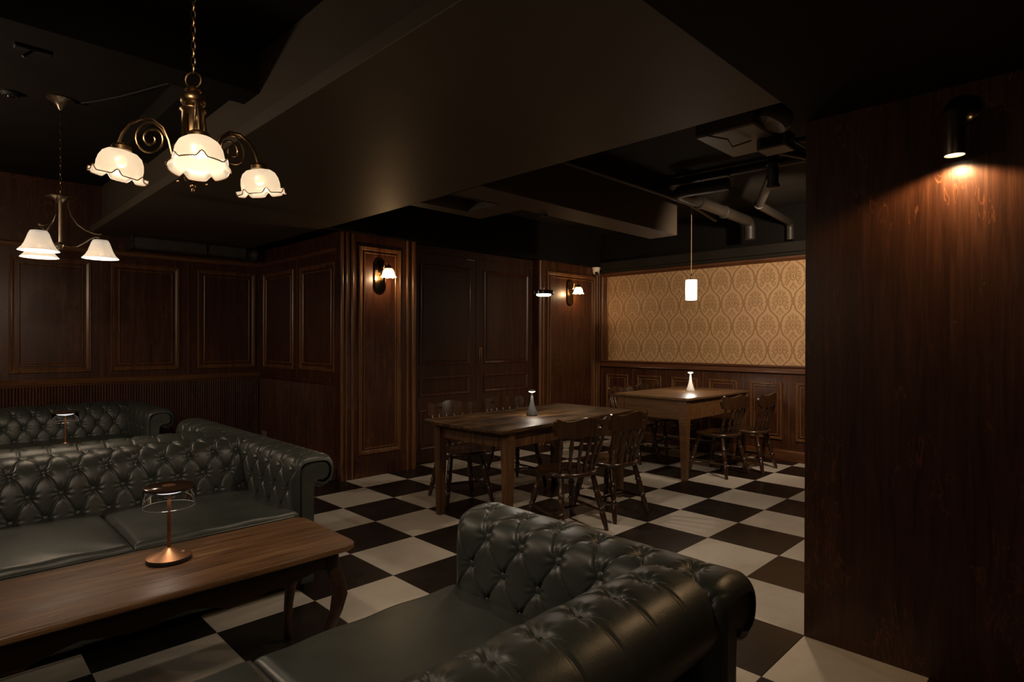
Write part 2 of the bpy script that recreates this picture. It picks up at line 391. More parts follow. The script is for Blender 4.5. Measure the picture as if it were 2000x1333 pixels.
def moulded_panel(S, parent, a0, a1, z0, z1, w1=0.045, gap=0.028, m=None, mm=None, big=0.02):
    """outer moulding, recess, inner moulding and raised field"""
    m = m or M['wall_wood']; mm = mm or M['trim_wood']
    P1 = [(0, 0), (0, big*0.7), (0.006, big), (0.014, big*0.95), (0.02, big*0.55), (0.026, big*0.6), (w1, big*0.1), (w1, 0)]
    frame(MB(), S, a0, a1, z0, z1, P1).build('panel_moulding', mm, parent, True, 25)
    i = w1+gap
    s = 1 if a1 > a0 else -1
    P2 = [(0, 0), (0, 0.009), (0.005, 0.013), (0.012, 0.013), (0.018, 0.007), (0.018, 0)]
    frame(MB(), S, a0+s*i, a1-s*i, z0+i, z1-i, P2).build('inner_moulding', mm, parent, True, 25)
    j = i+0.018
    slab(MB(), S, a0+s*j, a1-s*j, z0+j, z1-j, 0, 0.006, 0.004).build('panel_field', m, parent, False)
def bead(S, parent, a, z0, z1, r, name='vertical_bead', m=None, out=0.0):
    mb = MB(); pr = []
    for k in range(7):
        t = PI*k/6; pr.append((a-r*math.cos(t), out+r*0.9*math.sin(t)))
    mb.loft([[S(q, z, d) for q, d in pr] for z in (z0, z1)], False)
    mb.add([S(q, z1, d) for q, d in pr], [tuple(range(7))]); mb.add([S(q, z0, d) for q, d in pr], [tuple(range(7))])
    return mb.build(name, m or M['trim_wood'], parent, True, 60)
def rail(S, parent, a0, a1, prof, name, m=None):
    """horizontal moulding: prof = [(z, out)] swept along a"""
    mb = MB(); mb.loft([[S(a, z, d) for z, d in prof] for a in (a0, a1)], False)
    n = len(prof)
    mb.add([S(a0, z, d) for z, d in prof], [tuple(range(n))]); mb.add([S(a1, z, d) for z, d in prof], [tuple(range(n))[::-1]])
    return mb.build(name, m or M['trim_wood_h'], parent, True, 30)

# ------------------------------------------------------------------ floor
T = 0.55
fl = struct(MB().box(-4.4, 5.4, -5.9, 3.3, -0.12, -0.004).build('floor', M['grout'], None, False))
def tile_mesh(nm, m):
    h = T/2-0.0012; mb = MB()
    mb.loft([[(-h, -h, -0.004), (h, -h, -0.004), (h, h, -0.004), (-h, h, -0.004)], [(-h, -h, -0.001), (h, -h, -0.001), (h, h, -0.001), (-h, h, -0.001)],
             [(-h+.0015, -h+.0015, 0), (h-.0015, -h+.0015, 0), (h-.0015, h-.0015, 0), (-h+.0015, h-.0015, 0)]], True, False, True)
    return mb.mesh(nm, m, False)
tw, tb = tile_mesh('white_tile', M['tile_white']), tile_mesh('black_tile', M['tile_black'])
def covered(x, y): return (x > 0.55 and y < -3.9 and False)
ntile = 0
for j in range(-7, 10):
    for i in range(-6, 11):
        x, y = (j+0.5)*T, -(i+0.5)*T
        if x > 0.5 and y > 1.2: continue
        if x > 1.2 and y < -4.6: continue
        o = bpy.data.objects.new('floor_tile', tb if (i+j) % 2 == 0 else tw); COL.objects.link(o)
        o.location = (x, y, 0); o.parent = fl; ntile += 1

# ------------------------------------------------------------------ left wall (y = 3.153)
YL = 3.153; SL = wall_y(YL)
wl = struct(MB().box(-4.4, 0.6, YL, YL+0.12, 0, 3.3).build('wall_left', M['wall_wood'], None, False))
def flutes(S, parent, a0, a1, z0, z1, pitch=0.027):
    mb = MB(); n = int(abs(a1-a0)/pitch); s = 1 if a1 > a0 else -1; pr = []
    for i in range(n):
        c = a0+s*(i+.5)*pitch
        for k in (-.5, -.36, -.18, 0, .18, .36): pr.append((c+s*k*pitch, 0.011*math.cos(k*PI)**0.6 if abs(k) < .5 else 0))
    mb.loft([[S(a, z, 0.002+d) for a, d in pr] for z in (z0, z1)], False)
    o = mb.build('fluted_wainscot', M['wall_wood'], parent, True, 80); o['kind'] = 'stuff'; return o
flutes(SL, wl, -4.3, 0.5, 0.14, 1.04)
RAILP = [(1.04, 0), (1.04, 0.012), (1.055, 0.018), (1.062, 0.030), (1.078, 0.034), (1.085, 0.026), (1.098, 0.030), (1.112, 0.018), (1.118, 0)]
rail(SL, wl, -4.3, 0.5, RAILP, 'chair_rail', M['trim_wood_x'])
BASEP = [(0, 0), (0, 0.02), (0.11, 0.02), (0.13, 0.012), (0.14, 0)]
rail(SL, wl, -4.3, 0.5, BASEP, 'skirting_board', M['wall_wood'])
TOPP = [(2.535, 0), (2.535, 0.012), (2.55, 0.022), (2.575, 0.024), (2.59, 0.010), (2.60, 0)]
rail(SL, wl, -4.3, 0.5, TOPP, 'top_moulding', M['trim_wood_x'])
for a0, a1 in ((-3.93, -3.21), (-3.02, -2.30), (-2.114, -1.398), (-1.209, -0.494), (-0.285, 0.433)):
    moulded_panel(SL, wl, a0, a1, 1.19, 2.444)
for a in (-2.21, -1.303, -0.397):
    slab(MB(), SL, a-0.004, a+0.004, 1.12, 2.535, 0, 0.004).build('joint_strip', M['trim_wood'], wl, False)
# ------------------------------------------------------------------ return wall (x = 0.5)
XR = 0.5; SR = wall_x(XR)
wr = struct(MB().box(XR, XR+0.1, 1.0, 3.26, 0, 2.75).build('wall_return', M['wall_wood'], None, False))
flutes(SR, wr, 1.06, YL, 0.14, 1.04)
rail(SR, wr, 1.03, YL, [(1.05, 0), (1.05, 0.008), (1.07, 0.012), (1.09, 0.008), (1.095, 0)], 'chair_rail', M['wall_wood'])
rail(SR, wr, 1.03, YL, BASEP, 'skirting_board', M['wall_wood'])
rail(SR, wr, 1.03, YL, TOPP, 'top_moulding', M['trim_wood_h'])
moulded_panel(SR, wr, 3.019, 2.116, 1.19, 2.43)
moulded_panel(SR, wr, 1.941, 1.085, 1.20, 2.43)
slab(MB(), SR, 2.032, 2.040, 1.10, 2.535, 0, 0.004).build('joint_strip', M['trim_wood'], wr, False)
# ------------------------------------------------------------------ pillar with first sconce (y = 0.952)
YP = 0.952; SP = wall_y(YP)
wp = struct(MB().box(0.49, 1.5, YP, YP+0.35, 0, 2.75).build('wall_pillar', M['wall_wood'], None, False))
moulded_panel(SP, wp, 0.712, 1.270, 0.255, 2.62, 0.05, 0.012)
for a, r in ((0.508, 0.017), (0.560, 0.013), (0.637, 0.016), (1.372, 0.020), (1.462, 0.030)): bead(SP, wp, a, 0, 2.745, r)
rail(SP, wp, 0.66, 1.35, [(0, 0), (0, 0.01), (0.15, 0.01), (0.16, 0)], 'skirting_board', M['wall_wood'])
# ------------------------------------------------------------------ sliding doors (y = 1.08)
YD = 1.08; SD = wall_y(YD)
wd = struct(MB().box(1.5, 3.85, YD+0.06, YD+0.2, 0, 2.75).build('wall_doors', M['door_wood'], None, False))
slab(MB(), wall_y(YD+0.06), 1.5, 3.8, 2.66, 2.75, 0, 0.06).build('door_header', M['door_wood'], wd, False)
def sliding_door(name, x0, x1, p0, p1, off, hx=None):
    S = wall_y(YD-off)
    d = MB().box(x0, x1, YD-off, YD-off+0.045, 0.012, 2.66, 0.004).build(name, M['door_wood'], None, False); struct(d)
    for z0, z1 in ((1.238, 2.515), (0.846, 1.088), (0.18, 0.674)):
        frame(MB(), S, p0, p1, z0, z1, [(0, 0), (0, 0.012), (0.01, 0.016), (0.022, 0.010), (0.032, 0.002), (0.034, 0)]).build('panel_moulding', M['trim_wood'] if z0 > 2 else M['wall_wood'], d, True, 25)
        slab(MB(), S, p0+.05, p1-.05, z0+.05, z1-.05, 0, 0.007, 0.006).build('panel_field', M['door_wood'], d, False)
    if hx:
        h = MB(); frame(h, S, hx-0.02, hx+0.02, 1.243, 1.454, [(0, 0), (0, 0.006), (0.007, 0.006), (0.007, 0)])
        h.build('flush_handle', M['brass'], d, True, 25)
        slab(MB(), S, hx-0.013, hx+0.013, 1.25, 1.447, 0, 0.001).build('handle_recess', M['dark'], d, False)
    slab(MB(), S, x1-0.16, x1-0.02, 2.632, 2.645, 0, 0.006).build('track_guide', M['nickel'], d, False)
    return d
sliding_door('door_1', 1.52, 2.575, 1.643, 2.466, 0.0)
sliding_door('door_2', 2.58, 3.74, 2.720, 3.593, 0.0, 2.658)
struct(MB().box(1.5, 3.74, 1.055, 1.085, 0.0, 0.008).build('trim_1', M['nickel'], None, False))
# ------------------------------------------------------------------ second sconce wall
wq = struct(MB().box(3.70, 5.3, 0.95, 1.3, 0, 2.75).build('wall_corner', M['wall_wood'], None, False))
SQ = wall_y(0.95)
moulded_panel(SQ, wq, 3.872, 5.053, 0.255, 2.60, 0.05, 0.02)
for a, r in ((3.725, 0.022), (3.80, 0.014), (5.11, 0.02), (5.17, 0.016)): bead(SQ, wq, a, 0, 2.745, r)
# ------------------------------------------------------------------ wallpaper wall (x = 5.2)
XB = 5.2; SB = wall_x(XB)
wb = struct(MB().box(XB+0.002, XB+0.15, -5.9, 1.3, 0, 3.3).build('wall_back', M['wall_wood'], None, False))
Y0B, Y1B = -5.6, 0.95
slab(MB(), SB, 0.785, Y0B, 1.235, 2.605, 0, 0.004).build('wallpaper', M['damask'], wb, False)
rail(SB, wb, Y1B, Y0B, [(2.598, 0), (2.598, 0.010), (2.606, 0.020), (2.622, 0.016), (2.632, 0.026), (2.675, 0.030), (2.682, 0.022), (2.685, 0)], 'picture_rail')
rail(SB, wb, Y1B, Y0B, [(1.125, 0), (1.13, 0.016), (1.142, 0.030), (1.155, 0.022), (1.20, 0.020), (1.222, 0.034), (1.24, 0.030), (1.243, 0)], 'chair_rail')
slab(MB(), SB, 0.785, Y1B, 1.24, 2.605, 0, 0.014, 0.004).build('side_board', M['trim_wood'], wb, False)
for a, r in ((0.80, 0.014), (0.90, 0.02)): bead(SB, wb, a, 1.24, 2.605, r, 'vertical_bead', None, 0.01)
rail(SB, wb, Y1B, Y0B, [(0, 0), (0, 0.022), (0.12, 0.022), (0.135, 0.014), (0.145, 0)], 'skirting_board')
a = 0.905
for k in range(6):
    c = 0.013-0.595*(k-1); moulded_panel(SB, wb, c+0.213, c-0.213, 0.27, 1.02, 0.035, 0.015)
    slab(MB(), SB, c+0.294, c+0.300, 0.145, 1.125, 0, 0.004).build('joint_strip', M['trim_wood'], wb, False)
# crown above the picture rail
struct(MB().box(5.06, 5.2, -5.6, 0.95, 2.70, 2.82).box(5.12, 5.2, -5.6, 0.95, 2.66, 2.70).build('trim_2', M['ceiling'], None, False))
struct(MB().box(5.14, 5.202, -5.6, 0.95, 2.82, 3.3).build('wall_back_upper', M['bay'], None, False))
struct(MB().box(0.3, 5.2, 0.86, 1.2, 2.75, 3.3).build('trim_3', M['bay'], None, False))
# ------------------------------------------------------------------ clad column at the right
wc = struct(MB().box(0.538, 1.1, -5.6, -3.852, 0, 2.71, 0.002).build('wall_right', M['column_wood'], None, False))
# walls the photograph does not show, closing the room
struct(MB().box(-4.5, -4.4, -5.9, 3.3, 0, 3.3).build('wall_far_left', M['wall_wood'], None, False))
struct(MB().box(-4.4, 5.3, -6.0, -5.9, 0, 3.3).build('wall_rear', M['wall_wood'], None, False))
# ------------------------------------------------------------------ ceilings
struct(MB().box(-4.5, 5.35, -6.0, 3.3, 3.3, 3.42).build('ceiling', M['ceiling'], None, False))
H = 2.75
sf = MB().box(-1.42, 0.285, -3.86, YL, H, H+0.075, 0.003)
sf.box(-1.30, 0.285, -3.86, YL, H+0.075, 3.3)
# ring round the square opening
sf.box(0.285, 0.30, -1.53, 0.9, H, 3.3).box(0.83, 1.12, -1.2, -0.62, H, H+0.12).box(0.30, 0.83, -0.775, -0.62, H, H+0.12).box(0.30, 0.83, -1.215, -1.18, H, H+0.12)
struct(sf.build('soffit', M['soffit'], None, False))
struct(MB().box(0.285, 3.28, -1.545, -1.195, H, 3.3, 0.004).build('beam', M['beam'], None, False))
struct(MB().box(-1.42, 5.2, -5.9, -3.86, 2.71, 3.3).build('ceiling_lowered', M['ceiling'], None, False))
struct(MB().box(-4.4, -1.3, -1.32, -1.08, 3.06, 3.3).box(-1.55, -1.3, -1.08, 1.2, 3.16, 3.3).build('beam_lounge', M['ceiling'], None, False))

# ------------------------------------------------------------------ sofas
def resample(pr, step):
    P = [Vector((a, b, 0)) for a, b in pr]
    # Catmull-Rom then arc-length
    fine = []
    for i in range(len(P)-1):
        p0 = P[max(i-1, 0)]; p1 = P[i]; p2 = P[i+1]; p3 = P[min(i+2, len(P)-1)]
        for k in range(24):
            t = k/24
            fine.append(0.5*((2*p1)+(-p0+p2)*t+(2*p0-5*p1+4*p2-p3)*t*t+(-p0+3*p1-3*p2+p3)*t**3))
    fine.append(P[-1])
    L = [0]
    for i in range(1, len(fine)): L.append(L[-1]+(fine[i]-fine[i-1]).length)
    n = int(L[-1]/step)+1; out = []; k = 0
    for i in range(n+1):
        s = L[-1]*i/n
        while k < len(L)-2 and L[k+1] < s: k += 1
        f = (s-L[k])/max(1e-9, L[k+1]-L[k]); out.append((s, fine[k].lerp(fine[k+1], f)))
    nrm = []
    for i in range(n+1):
        a = out[max(i-1, 0)][1]; b = out[min(i+1, n)][1]; t = (b-a).normalized(); nrm.append(Vector((-t.y, t.x, 0)))
    return out, nrm, L[-1]

def sstep(a, b, x):
    t = max(0.0, min(1.0, (x-a)/(b-a))); return t*t*(3-2*t)
def tuft(u, v, pu, qv, vtop):
    """height of buttoned leather: (u,v) from a button, pu spacing along, qv half-diamond height; smooth beyond the top row"""
    A = u/pu+v/(2*qv); B = u/pu-v/(2*qv)
    ra, rb = A-round(A), B-round(B)
    ea, eb = abs(ra), abs(rb)
    du = (ra+rb)/2*pu; dv = (ra-rb)*qv
    r = math.hypot(du, dv)
    pil = max(math.sin(PI*ea)*math.sin(PI*eb), 0.0)**0.30
    g = 0.74*(1-math.exp(-(r/0.034)**2))
    h = pil+(1-pil)*g
    cre = min(ea, eb)
    h -= 0.20*math.exp(-(cre/0.024)**2)*(1-math.exp(-(r/0.03)**2))
    if r > 0.006:
        ph = math.atan2(dv, du)
        h += 0.07*math.cos(9*ph+1.3)*math.exp(-((r-0.032)/0.020)**2)
    # above the last row the leather runs smooth over the roll, with one faint fold from every tuck
    f = sstep(vtop+0.01, vtop+0.075, v)
    if f > 0:
        k = round((u-(0.5*pu if round(vtop/qv) % 2 else 0))/pu)*pu+(0.5*pu if round(vtop/qv) % 2 else 0)
        plain = 0.90-(0.14*math.exp(-((u-k)/0.006)**2)+0.06*math.exp(-((u-k)/0.03)**2))*(1-sstep(vtop+0.06, vtop+0.20, v))
        h = h*(1-f)+plain*f
    return h
AMP = 0.035
def tufted(name, prof, u0, u1, place, pu, qv, u_but, z_but, round0, round1, ntop, step=0.0052):
    """place(u, p, n_offset) -> xyz. returns mesh builder and button list"""
    out, nrm, L = resample(prof, step)
    sb = min(range(len(out)//2), key=lambda i: abs(out[i][1].y-z_but)); v0 = out[sb][0]
    nu = int((u1-u0)/step); mb = MB(); rows = []
    for j in range(nu+1):
        u = u0+(u1-u0)*j/nu; row = []
        e0, e1 = u-u0, u1-u
        k = 1.0; sink = 0.0
        for e, rd in ((e0, round0), (e1, round1)):
            if rd and e < rd: sink = max(sink, rd-math.sqrt(max(0, rd*rd-(rd-e)**2)))
            fade = min(1.0, e/0.05); k = min(k, sstep(0.0, 0.055, e)) if rd else k
        for i, (s, p) in enumerate(out):
            kk = min(1.0, (L-s)/0.06+0.15)
            h = AMP*(0.35*(1-k)+k*tuft(u-u_but, s-v0, pu, qv, ntop*qv))*kk-sink
            q = p+nrm[i]*h
            row.append(place(u, q))
        rows.append(row)
    mb.loft(rows, False)
    buts = []
    r0 = int(-v0/qv)-1
    for rr in range(r0, ntop+1):
        s = v0+rr*qv
        if s < 0.03 or s > L-0.05: continue
        i = min(range(len(out)), key=lambda q: abs(out[q][0]-s))
        uu = u_but+(0.5*pu if rr % 2 else 0.0)
        uu -= math.floor((uu-u0)/pu)*pu
        while uu < u1-0.02:
            if uu > u0+0.03: buts.append((place(uu, out[i][1]+nrm[i]*0.008), place(uu, out[i][1]+nrm[i]*0.05), s))
            uu += pu
    return mb, buts

W_IN = 0.825; DEP = 1.205
ARM = [(0.0, 0.34), (0.0, 0.48), (0.0, 0.60), (0.0, 0.71), (0.006, 0.760), (0.026, 0.790), (0.07, 0.803), (0.15, 0.804), (0.195, 0.792), (0.220, 0.760), (0.226, 0.715), (0.210, 0.672), (0.168, 0.648), (0.108, 0.652)]
BACK = [(0.80, 0.36), (0.825, 0.50), (0.848, 0.62), (0.868, 0.70), (0.900, 0.765), (0.95, 0.808), (1.02, 0.824), (1.09, 0.812), (1.140, 0.772), (1.160, 0.715), (1.143, 0.668), (1.10, 0.645), (1.06, 0.65)]
def flip(pr): return pr
BUT = MB().sphere((0, 0, 0), 0.0185, 12, 0.55).mesh('button', M['leather'])

def make_sofa(name, label, loc, rz):
    root = thing(name, label, 'sofa', loc, rz, 'buttoned green leather sofas')
    # back (u = x, profile plane = (y, z))
    def pb(u, p): return (u, p.x, p.y)
    mb, buts = tufted('backrest', BACK, -W_IN, W_IN, pb, 0.155, 0.131, 0.0, 0.52, 0, 0, 3)
    bk = mb.build('backrest', M['leather'], root, True, 180)
    def place_buttons(buts, par):
        for c, t, s in buts:
            o = bpy.data.objects.new('button', BUT); COL.objects.link(o); o.parent = par; o.location = c
            d = Vector(t)-Vector(c); o.rotation_euler = d.to_track_quat('Z', 'Y').to_euler()
    place_buttons(buts, bk)
    # back shell behind the tufting
    sh = MB(); prb = [(y+0.004, z) for y, z in BACK[:-1]]+[(1.10, 0.645), (1.10, 0.05), (0.80, 0.05)]
    cx, cz = 0.98, 0.6
    sh.box(-W_IN, W_IN, 0.84, 1.10, 0.05, 0.66).box(-W_IN, W_IN, 0.92, 1.12, 0.66, 0.78)
    sh.build('back_shell', M['leather'], root, False)
    for sgn, nm in ((1, 'arm'), (-1, 'arm')):
        def pa(u, p, sg=sgn): return (sg*(W_IN+p.x), u, p.y)
        # normals of the profile point to the inside of the seat for x>0 mirrored by place
        mb, buts = tufted('arm', ARM, 0.0, DEP, pa, 0.187, 0.128, 0.113, 0.625, 0.022, 0.03, 2)
        ar = mb.build('arm', M['leather'], root, True, 180)
        place_buttons(buts, ar)
        # outer side, front facing with its rolled head, piping
        def ext(y0, y1, inset, nm2, pts=None):
            q = pts
            m2 = MB(); m2.loft([[(sgn*(W_IN+a), y, z) for a, z in q] for y in (y0, y1)], True, True, True); return m2
        core = [(0.012, 0.05), (0.012, 0.60), (0.012, 0.70), (0.022, 0.745), (0.05, 0.776), (0.1, 0.788), (0.15, 0.788), (0.188, 0.776), (0.206, 0.750), (0.210, 0.712), (0.196, 0.680), (0.165, 0.664), (0.12, 0.668), (0.104, 0.655), (0.1, 0.60), (0.1, 0.05)]
        ext(0.012, DEP-0.012, 0, '', core).build('arm_shell', M['leather'], ar, True, 40)
        face = [(0.022, 0.05), (0.022, 0.60), (0.022, 0.70), (0.032, 0.738), (0.056, 0.764), (0.1, 0.774), (0.15, 0.774), (0.178, 0.764), (0.193, 0.742), (0.194, 0.714), (0.182, 0.694), (0.158, 0.684), (0.12, 0.682), (0.098, 0.66), (0.092, 0.60), (0.092, 0.05)]
        ext(-0.008, 0.014, 0, '', face).build('front_facing', M['leather'], ar, True, 40)
        MB().tube([(sgn*(W_IN+a), -0.004, z) for a, z in face], 0.0055, 6).build('piping', M['leather'], ar)
    # seat base and cushions
    MB().box(-W_IN, W_IN, 0.02, 0.86, 0.05, 0.335, 0.012).build('seat_base', M['leather'], root, True, 40)
    for c in (-1, 1):
        x0, x1 = (0.004, W_IN-0.002) if c > 0 else (-W_IN+0.002, -0.004)
        y0, y1, z0, z1 = -0.012, 0.83, 0.338, 0.508
        nx, ny = 56, 56; rows = []
        def sup(t): return math.copysign(1-(1-abs(t))**2.4, t) if False else t
        vs = MB(); rad = 0.035
        def edge(d): return rad-math.sqrt(max(0.0, rad*rad-(rad-min(d, rad))**2))
        grid = []
        for i in range(nx+1):
            fx = i/nx; fx = 0.5-0.5*math.cos(PI*fx) if True else fx
            col = []
            for j in range(ny+1):
                fy = j/ny; fy = 0.5-0.5*math.cos(PI*fy)
                x = x0+(x1-x0)*fx; y = y0+(y1-y0)*fy
                dx = min(x-x0, x1-x); dy = min(y-y0, y1-y)
                dome = 0.028*(math.sin(PI*fx)*math.sin(PI*fy))**0.6
                wr = 0.0035*math.sin(19*fx+4*math.sin(7*fy))*math.exp(-dy/0.09)
                z = z1+dome+wr-max(edge(dx), edge(dy))*0.9
                col.append((x, y, z))
            grid.append(col)
        vs.loft(grid, False)
        # skirts
        top = [g for g in grid]
        loop = [top[i][0] for i in range(nx+1)]+[top[nx][j] for j in range(1, ny+1)]+[top[i][ny] for i in range(nx-1, -1, -1)]+[top[0][j] for j in range(ny-1, 0, -1)]
        mid = [(x+(0.006 if x > (x0+x1)/2 else -0.006)*0.3, y-(0.010 if y < 0.4 else -0.004), (z+z0)/2) for x, y, z in loop]
        low = [(x, y, z0) for x, y, z in loop]
        vs.loft([loop, mid, low], True, False, True)
        cu_ = vs.build('seat_cushion', M['leather'], root, True, 75)
        pts = [(x0+0.03+(x1-x0-0.06)*k/20, y0-0.001, z1-0.028) for k in range(21)]
        MB().tube(pts, 0.0045, 6).build('piping', M['leather'], cu_)
    ft = MB().box(-0.03, 0.03, -0.03, 0.03, 0.0, 0.052, 0.004).mesh('foot', M['dark'], False)
    for x in (-0.86, 0.86):
        for y in (0.08, 1.03):
            o = bpy.data.objects.new('foot', ft); COL.objects.link(o); o.parent = root; o.location = (x, y, 0)
    return root
SX = -1.945
def seam(root, s):
    for o in root.children:
        if o.name.startswith('seat_cushion'):
            right = sum(v.co.x for v in o.data.vertices) > 0
            k = (0.823-s)/0.819 if right else (0.823+s)/0.819
            o.scale.x = k; o.location.x = (0.823 if right else -0.823)*(1-k)
sofa = make_sofa('leather_sofa', 'buttoned green leather sofa behind the coffee table, facing the camera, arm towards the sconce pillar', (SX, -1.477, 0), 0)
sofa_b = dup(sofa, (SX, -2.997, 0), PI, 'closest buttoned leather sofa, seen from behind its rolled arm at the bottom edge')
dup(sofa, (SX, 0.945, 0), PI, 'buttoned leather sofa standing back to back with the one behind the coffee table')
dup(sofa, (SX, 1.925, 0), 0, 'buttoned leather sofa against the fluted wall under the three opal glass lights')

seam(sofa, -0.05); seam(sofa_b, 0.04)

# ------------------------------------------------------------------ coffee tables
def make_coffee(label, loc):
    root = thing('coffee_table', label, 'coffee table', loc, 0)
    L, Wd, z1, th = 1.80, 0.60, 0.60, 0.032; r = 0.07
    def outline(ins):
        pts = []
        for cx, cy, a0 in ((L/2-r, Wd/2-r, 0), (-L/2+r, Wd/2-r, 90), (-L/2+r, -Wd/2+r, 180), (L/2-r, -Wd/2+r, 270)):
            for k in range(9):
                t = math.radians(a0+90*k/8); pts.append((cx+(r-ins)*math.cos(t), cy+(r-ins)*math.sin(t)))
        return pts
    rings = []
    for ins, z in ((0.012, z1-th), (0.0, z1-th+0.008), (0.0, z1-0.008), (0.003, z1-0.002), (0.008, z1)): rings.append([(x, y, z) for x, y in outline(ins)])
    MB().loft(rings, True, True, True).build('tabletop', M['coffee'], root, True, 50)
    def apron(horizontal, off):
        ln = (L-0.22) if horizontal else (Wd-0.16); n = 48; fr = []
        for k in range(n+1):
            t = k/n; d = 0.105
            m = abs(t-0.5)*2
            z = z1-th-(0.085+0.055*(1-m)**0.7 if not horizontal else 0.085+0.018*math.cos(m*3*PI)+0.05*max(0, 1-abs(m-0.42)/0.2)**0.8)
            fr.append((-ln/2+ln*t, z))
        mb = MB(); top = z1-th+0.001
        ring = []
        for a, z in fr:
            if horizontal: ring.append([(a, off-0.011, z), (a, off+0.011, z), (a, off+0.011, top), (a, off-0.011, top)])
            else: ring.append([(off-0.011, a, z), (off+0.011, a, z), (off+0.011, a, top), (off-0.011, a, top)])
        mb.loft(ring, True, True, True); mb.build('apron', M['coffee_dark'], root, True, 40)
    apron(True, Wd/2-0.075); apron(True, -Wd/2+0.075); apron(False, L/2-0.10); apron(False, -L/2+0.10)
    for sx in (-1, 1):
        for sy in (-1, 1):
            cx, cy = sx*(L/2-0.105), sy*(Wd/2-0.08); rings = []
            for f, off, hw in ((0, 0.0, 0.030), (0.12, 0.004, 0.031), (0.25, 0.022, 0.034), (0.36, 0.030, 0.032), (0.5, 0.018, 0.026), (0.66, -0.006, 0.021), (0.82, -0.020, 0.017), (0.93, -0.014, 0.017), (1.0, -0.004, 0.021)):
                z = (z1-th)*(1-f); x = cx+sx*off; y = cy+sy*off
                rings.append([(x+hw*math.copysign(abs(math.cos(t))**0.6, math.cos(t)), y+hw*math.copysign(abs(math.sin(t))**0.6, math.sin(t)), z) for t in [2*PI*q/12 for q in range(12)]])
            MB().loft(rings, True, True, True).build('leg', M['coffee_dark'], root, True, 60)
    return root
coffee = make_coffee('long oak coffee table with rounded corners and curved legs between the nearer two sofas', (-2.195, -2.19, 0))
dup(coffee, (-2.195, 1.43, 0), 0, 'coffee table hidden behind the sofa backs, carrying the far copper lamp')

# ------------------------------------------------------------------ copper lamps with glass drum
def make_copper(label, loc):
    root = thing('table_lamp', label, 'lamp', loc, 0, 'copper table lamps')
    MB().lathe([(0.084, 0.0), (0.087, 0.004), (0.087, 0.014), (0.085, 0.0185)], seg=40).build('base_plate', M['dark'], root, True, 40)
    MB().lathe([(0.0855, 0.0182), (0.087, 0.020), (0.06, 0.029), (0.035, 0.040), (0.016, 0.051), (0.009, 0.057)], seg=40).build('base_cone', M['copper'], root, True, 60)
    MB().lathe([(0.0078, 0.048), (0.0078, 0.2920)], seg=16).build('stem', M['copper'], root, True, 60)
    R = 0.099
    MB().lathe([(0.004, 0.2880), (0.05, 0.2960), (0.066, 0.3060), (0.066, 0.3100)], seg=36).build('diffuser', M['led_soft'], root, True, 60)
    MB().lathe([(0.0665, 0.3105), (R-0.002, 0.3110), (R, 0.3140), (R, 0.3200), (R-0.004, 0.3230), (0.001, 0.3240)], seg=48).build('lid', M['smoked'], root, True, 40)
    MB().lathe([(0.026, 0.3240), (0.026, 0.3255), (0.001, 0.3256)], seg=24).build('lid_disc', M['copper'], root, True, 40)
    gl = MB(); gl.lathe([(R, 0.3140), (R, 0.2350)], seg=48); gl.f = gl.f[:-2] if len(gl.f[-1]) > 4 else gl.f
    gl.build('glass_drum', M['clear'], root, True, 60)
    MB().tube([(R*math.cos(2*PI*k/48), R*math.sin(2*PI*k/48), 0.2350) for k in range(48)], 0.0017, 6, True).build('glass_rim', M['clear_edge'], root)
    sw = MB().tube([(0.047+0.0075*math.cos(2*PI*k/20), -0.020+0.0075*math.sin(2*PI*k/20), 0.0335) for k in range(20)], 0.0012, 5, True)
    sw.build('switch_ring', M['lamp_white'], root)
    return root
LAMPA = (-2.002, -2.117, 0.60)
cl = make_copper('copper table lamp with clear glass drum shade standing on the nearer oak coffee table', LAMPA)
LAMPB = (-1.872, 1.43, 0.60)
dup(cl, LAMPB, 0, 'far copper table lamp with glass drum shade, seen above the sofa backs')
for i, q in enumerate((LAMPA, LAMPB)):
    spot('copper_lamp_light', (q[0], q[1], q[2]+0.284), 1.8, NEUT, 0.03, 165, 0.6, (q[0], q[1], q[2]-1))

# ------------------------------------------------------------------ dining tables
def tapered_leg(mb, x, y, z1, w1, w0, fx=0, fy=0):
    mb.loft([[(x-w/2+ox, y-w/2+oy, z), (x+w/2+ox, y-w/2+oy, z), (x+w/2+ox, y+w/2+oy, z), (x-w/2+ox, y+w/2+oy, z)] for z, w, ox, oy in ((0, w0, fx, fy), (z1*0.80, w1, 0, 0), (z1, w1, 0, 0))], True, True, True); return mb
t1 = thing('dining_table', 'worn oak dining table with tapered legs carrying the grey cone lamp', 'table', (1.350, -1.16, 0), math.radians(2.0))
L1, W1, Z1 = 1.94, 0.98, 0.857
def worn_top(L, Wd, z1, th, bow=0.03, seed=1, jag=0.004):
    random.seed(seed); pts = []
    n = 26
    def j(): return random.uniform(-jag, jag)
    for k in range(n): pts.append((-L/2-bow*math.sin(PI*k/n)+j()+0.02*(k == 0), -Wd/2+Wd*k/n))
    pts = [(x, y) for x, y in pts][::-1]
    m = 46
    for k in range(m): pts.append((-L/2+L*k/m, -Wd/2+j()*0.6))
    for k in range(n): pts.append((L/2+bow*math.sin(PI*k/n)+j(), -Wd/2+Wd*k/n))
    for k in range(m): pts.append((L/2-L*k/m, Wd/2+j()*0.6))
    rings = []
    for s, z in ((0.992, z1-th), (1.0, z1-th+0.008), (1.0, z1-0.010), (0.997, z1-0.003), (0.992, z1)): rings.append([(x*s if abs(x) > L/2-0.05 else x, y*s, z) for x, y in pts])
    return MB().loft(rings, True, True, True)
worn_top(L1, W1, Z1, 0.032).build('tabletop', M['oak'], t1, True, 40)
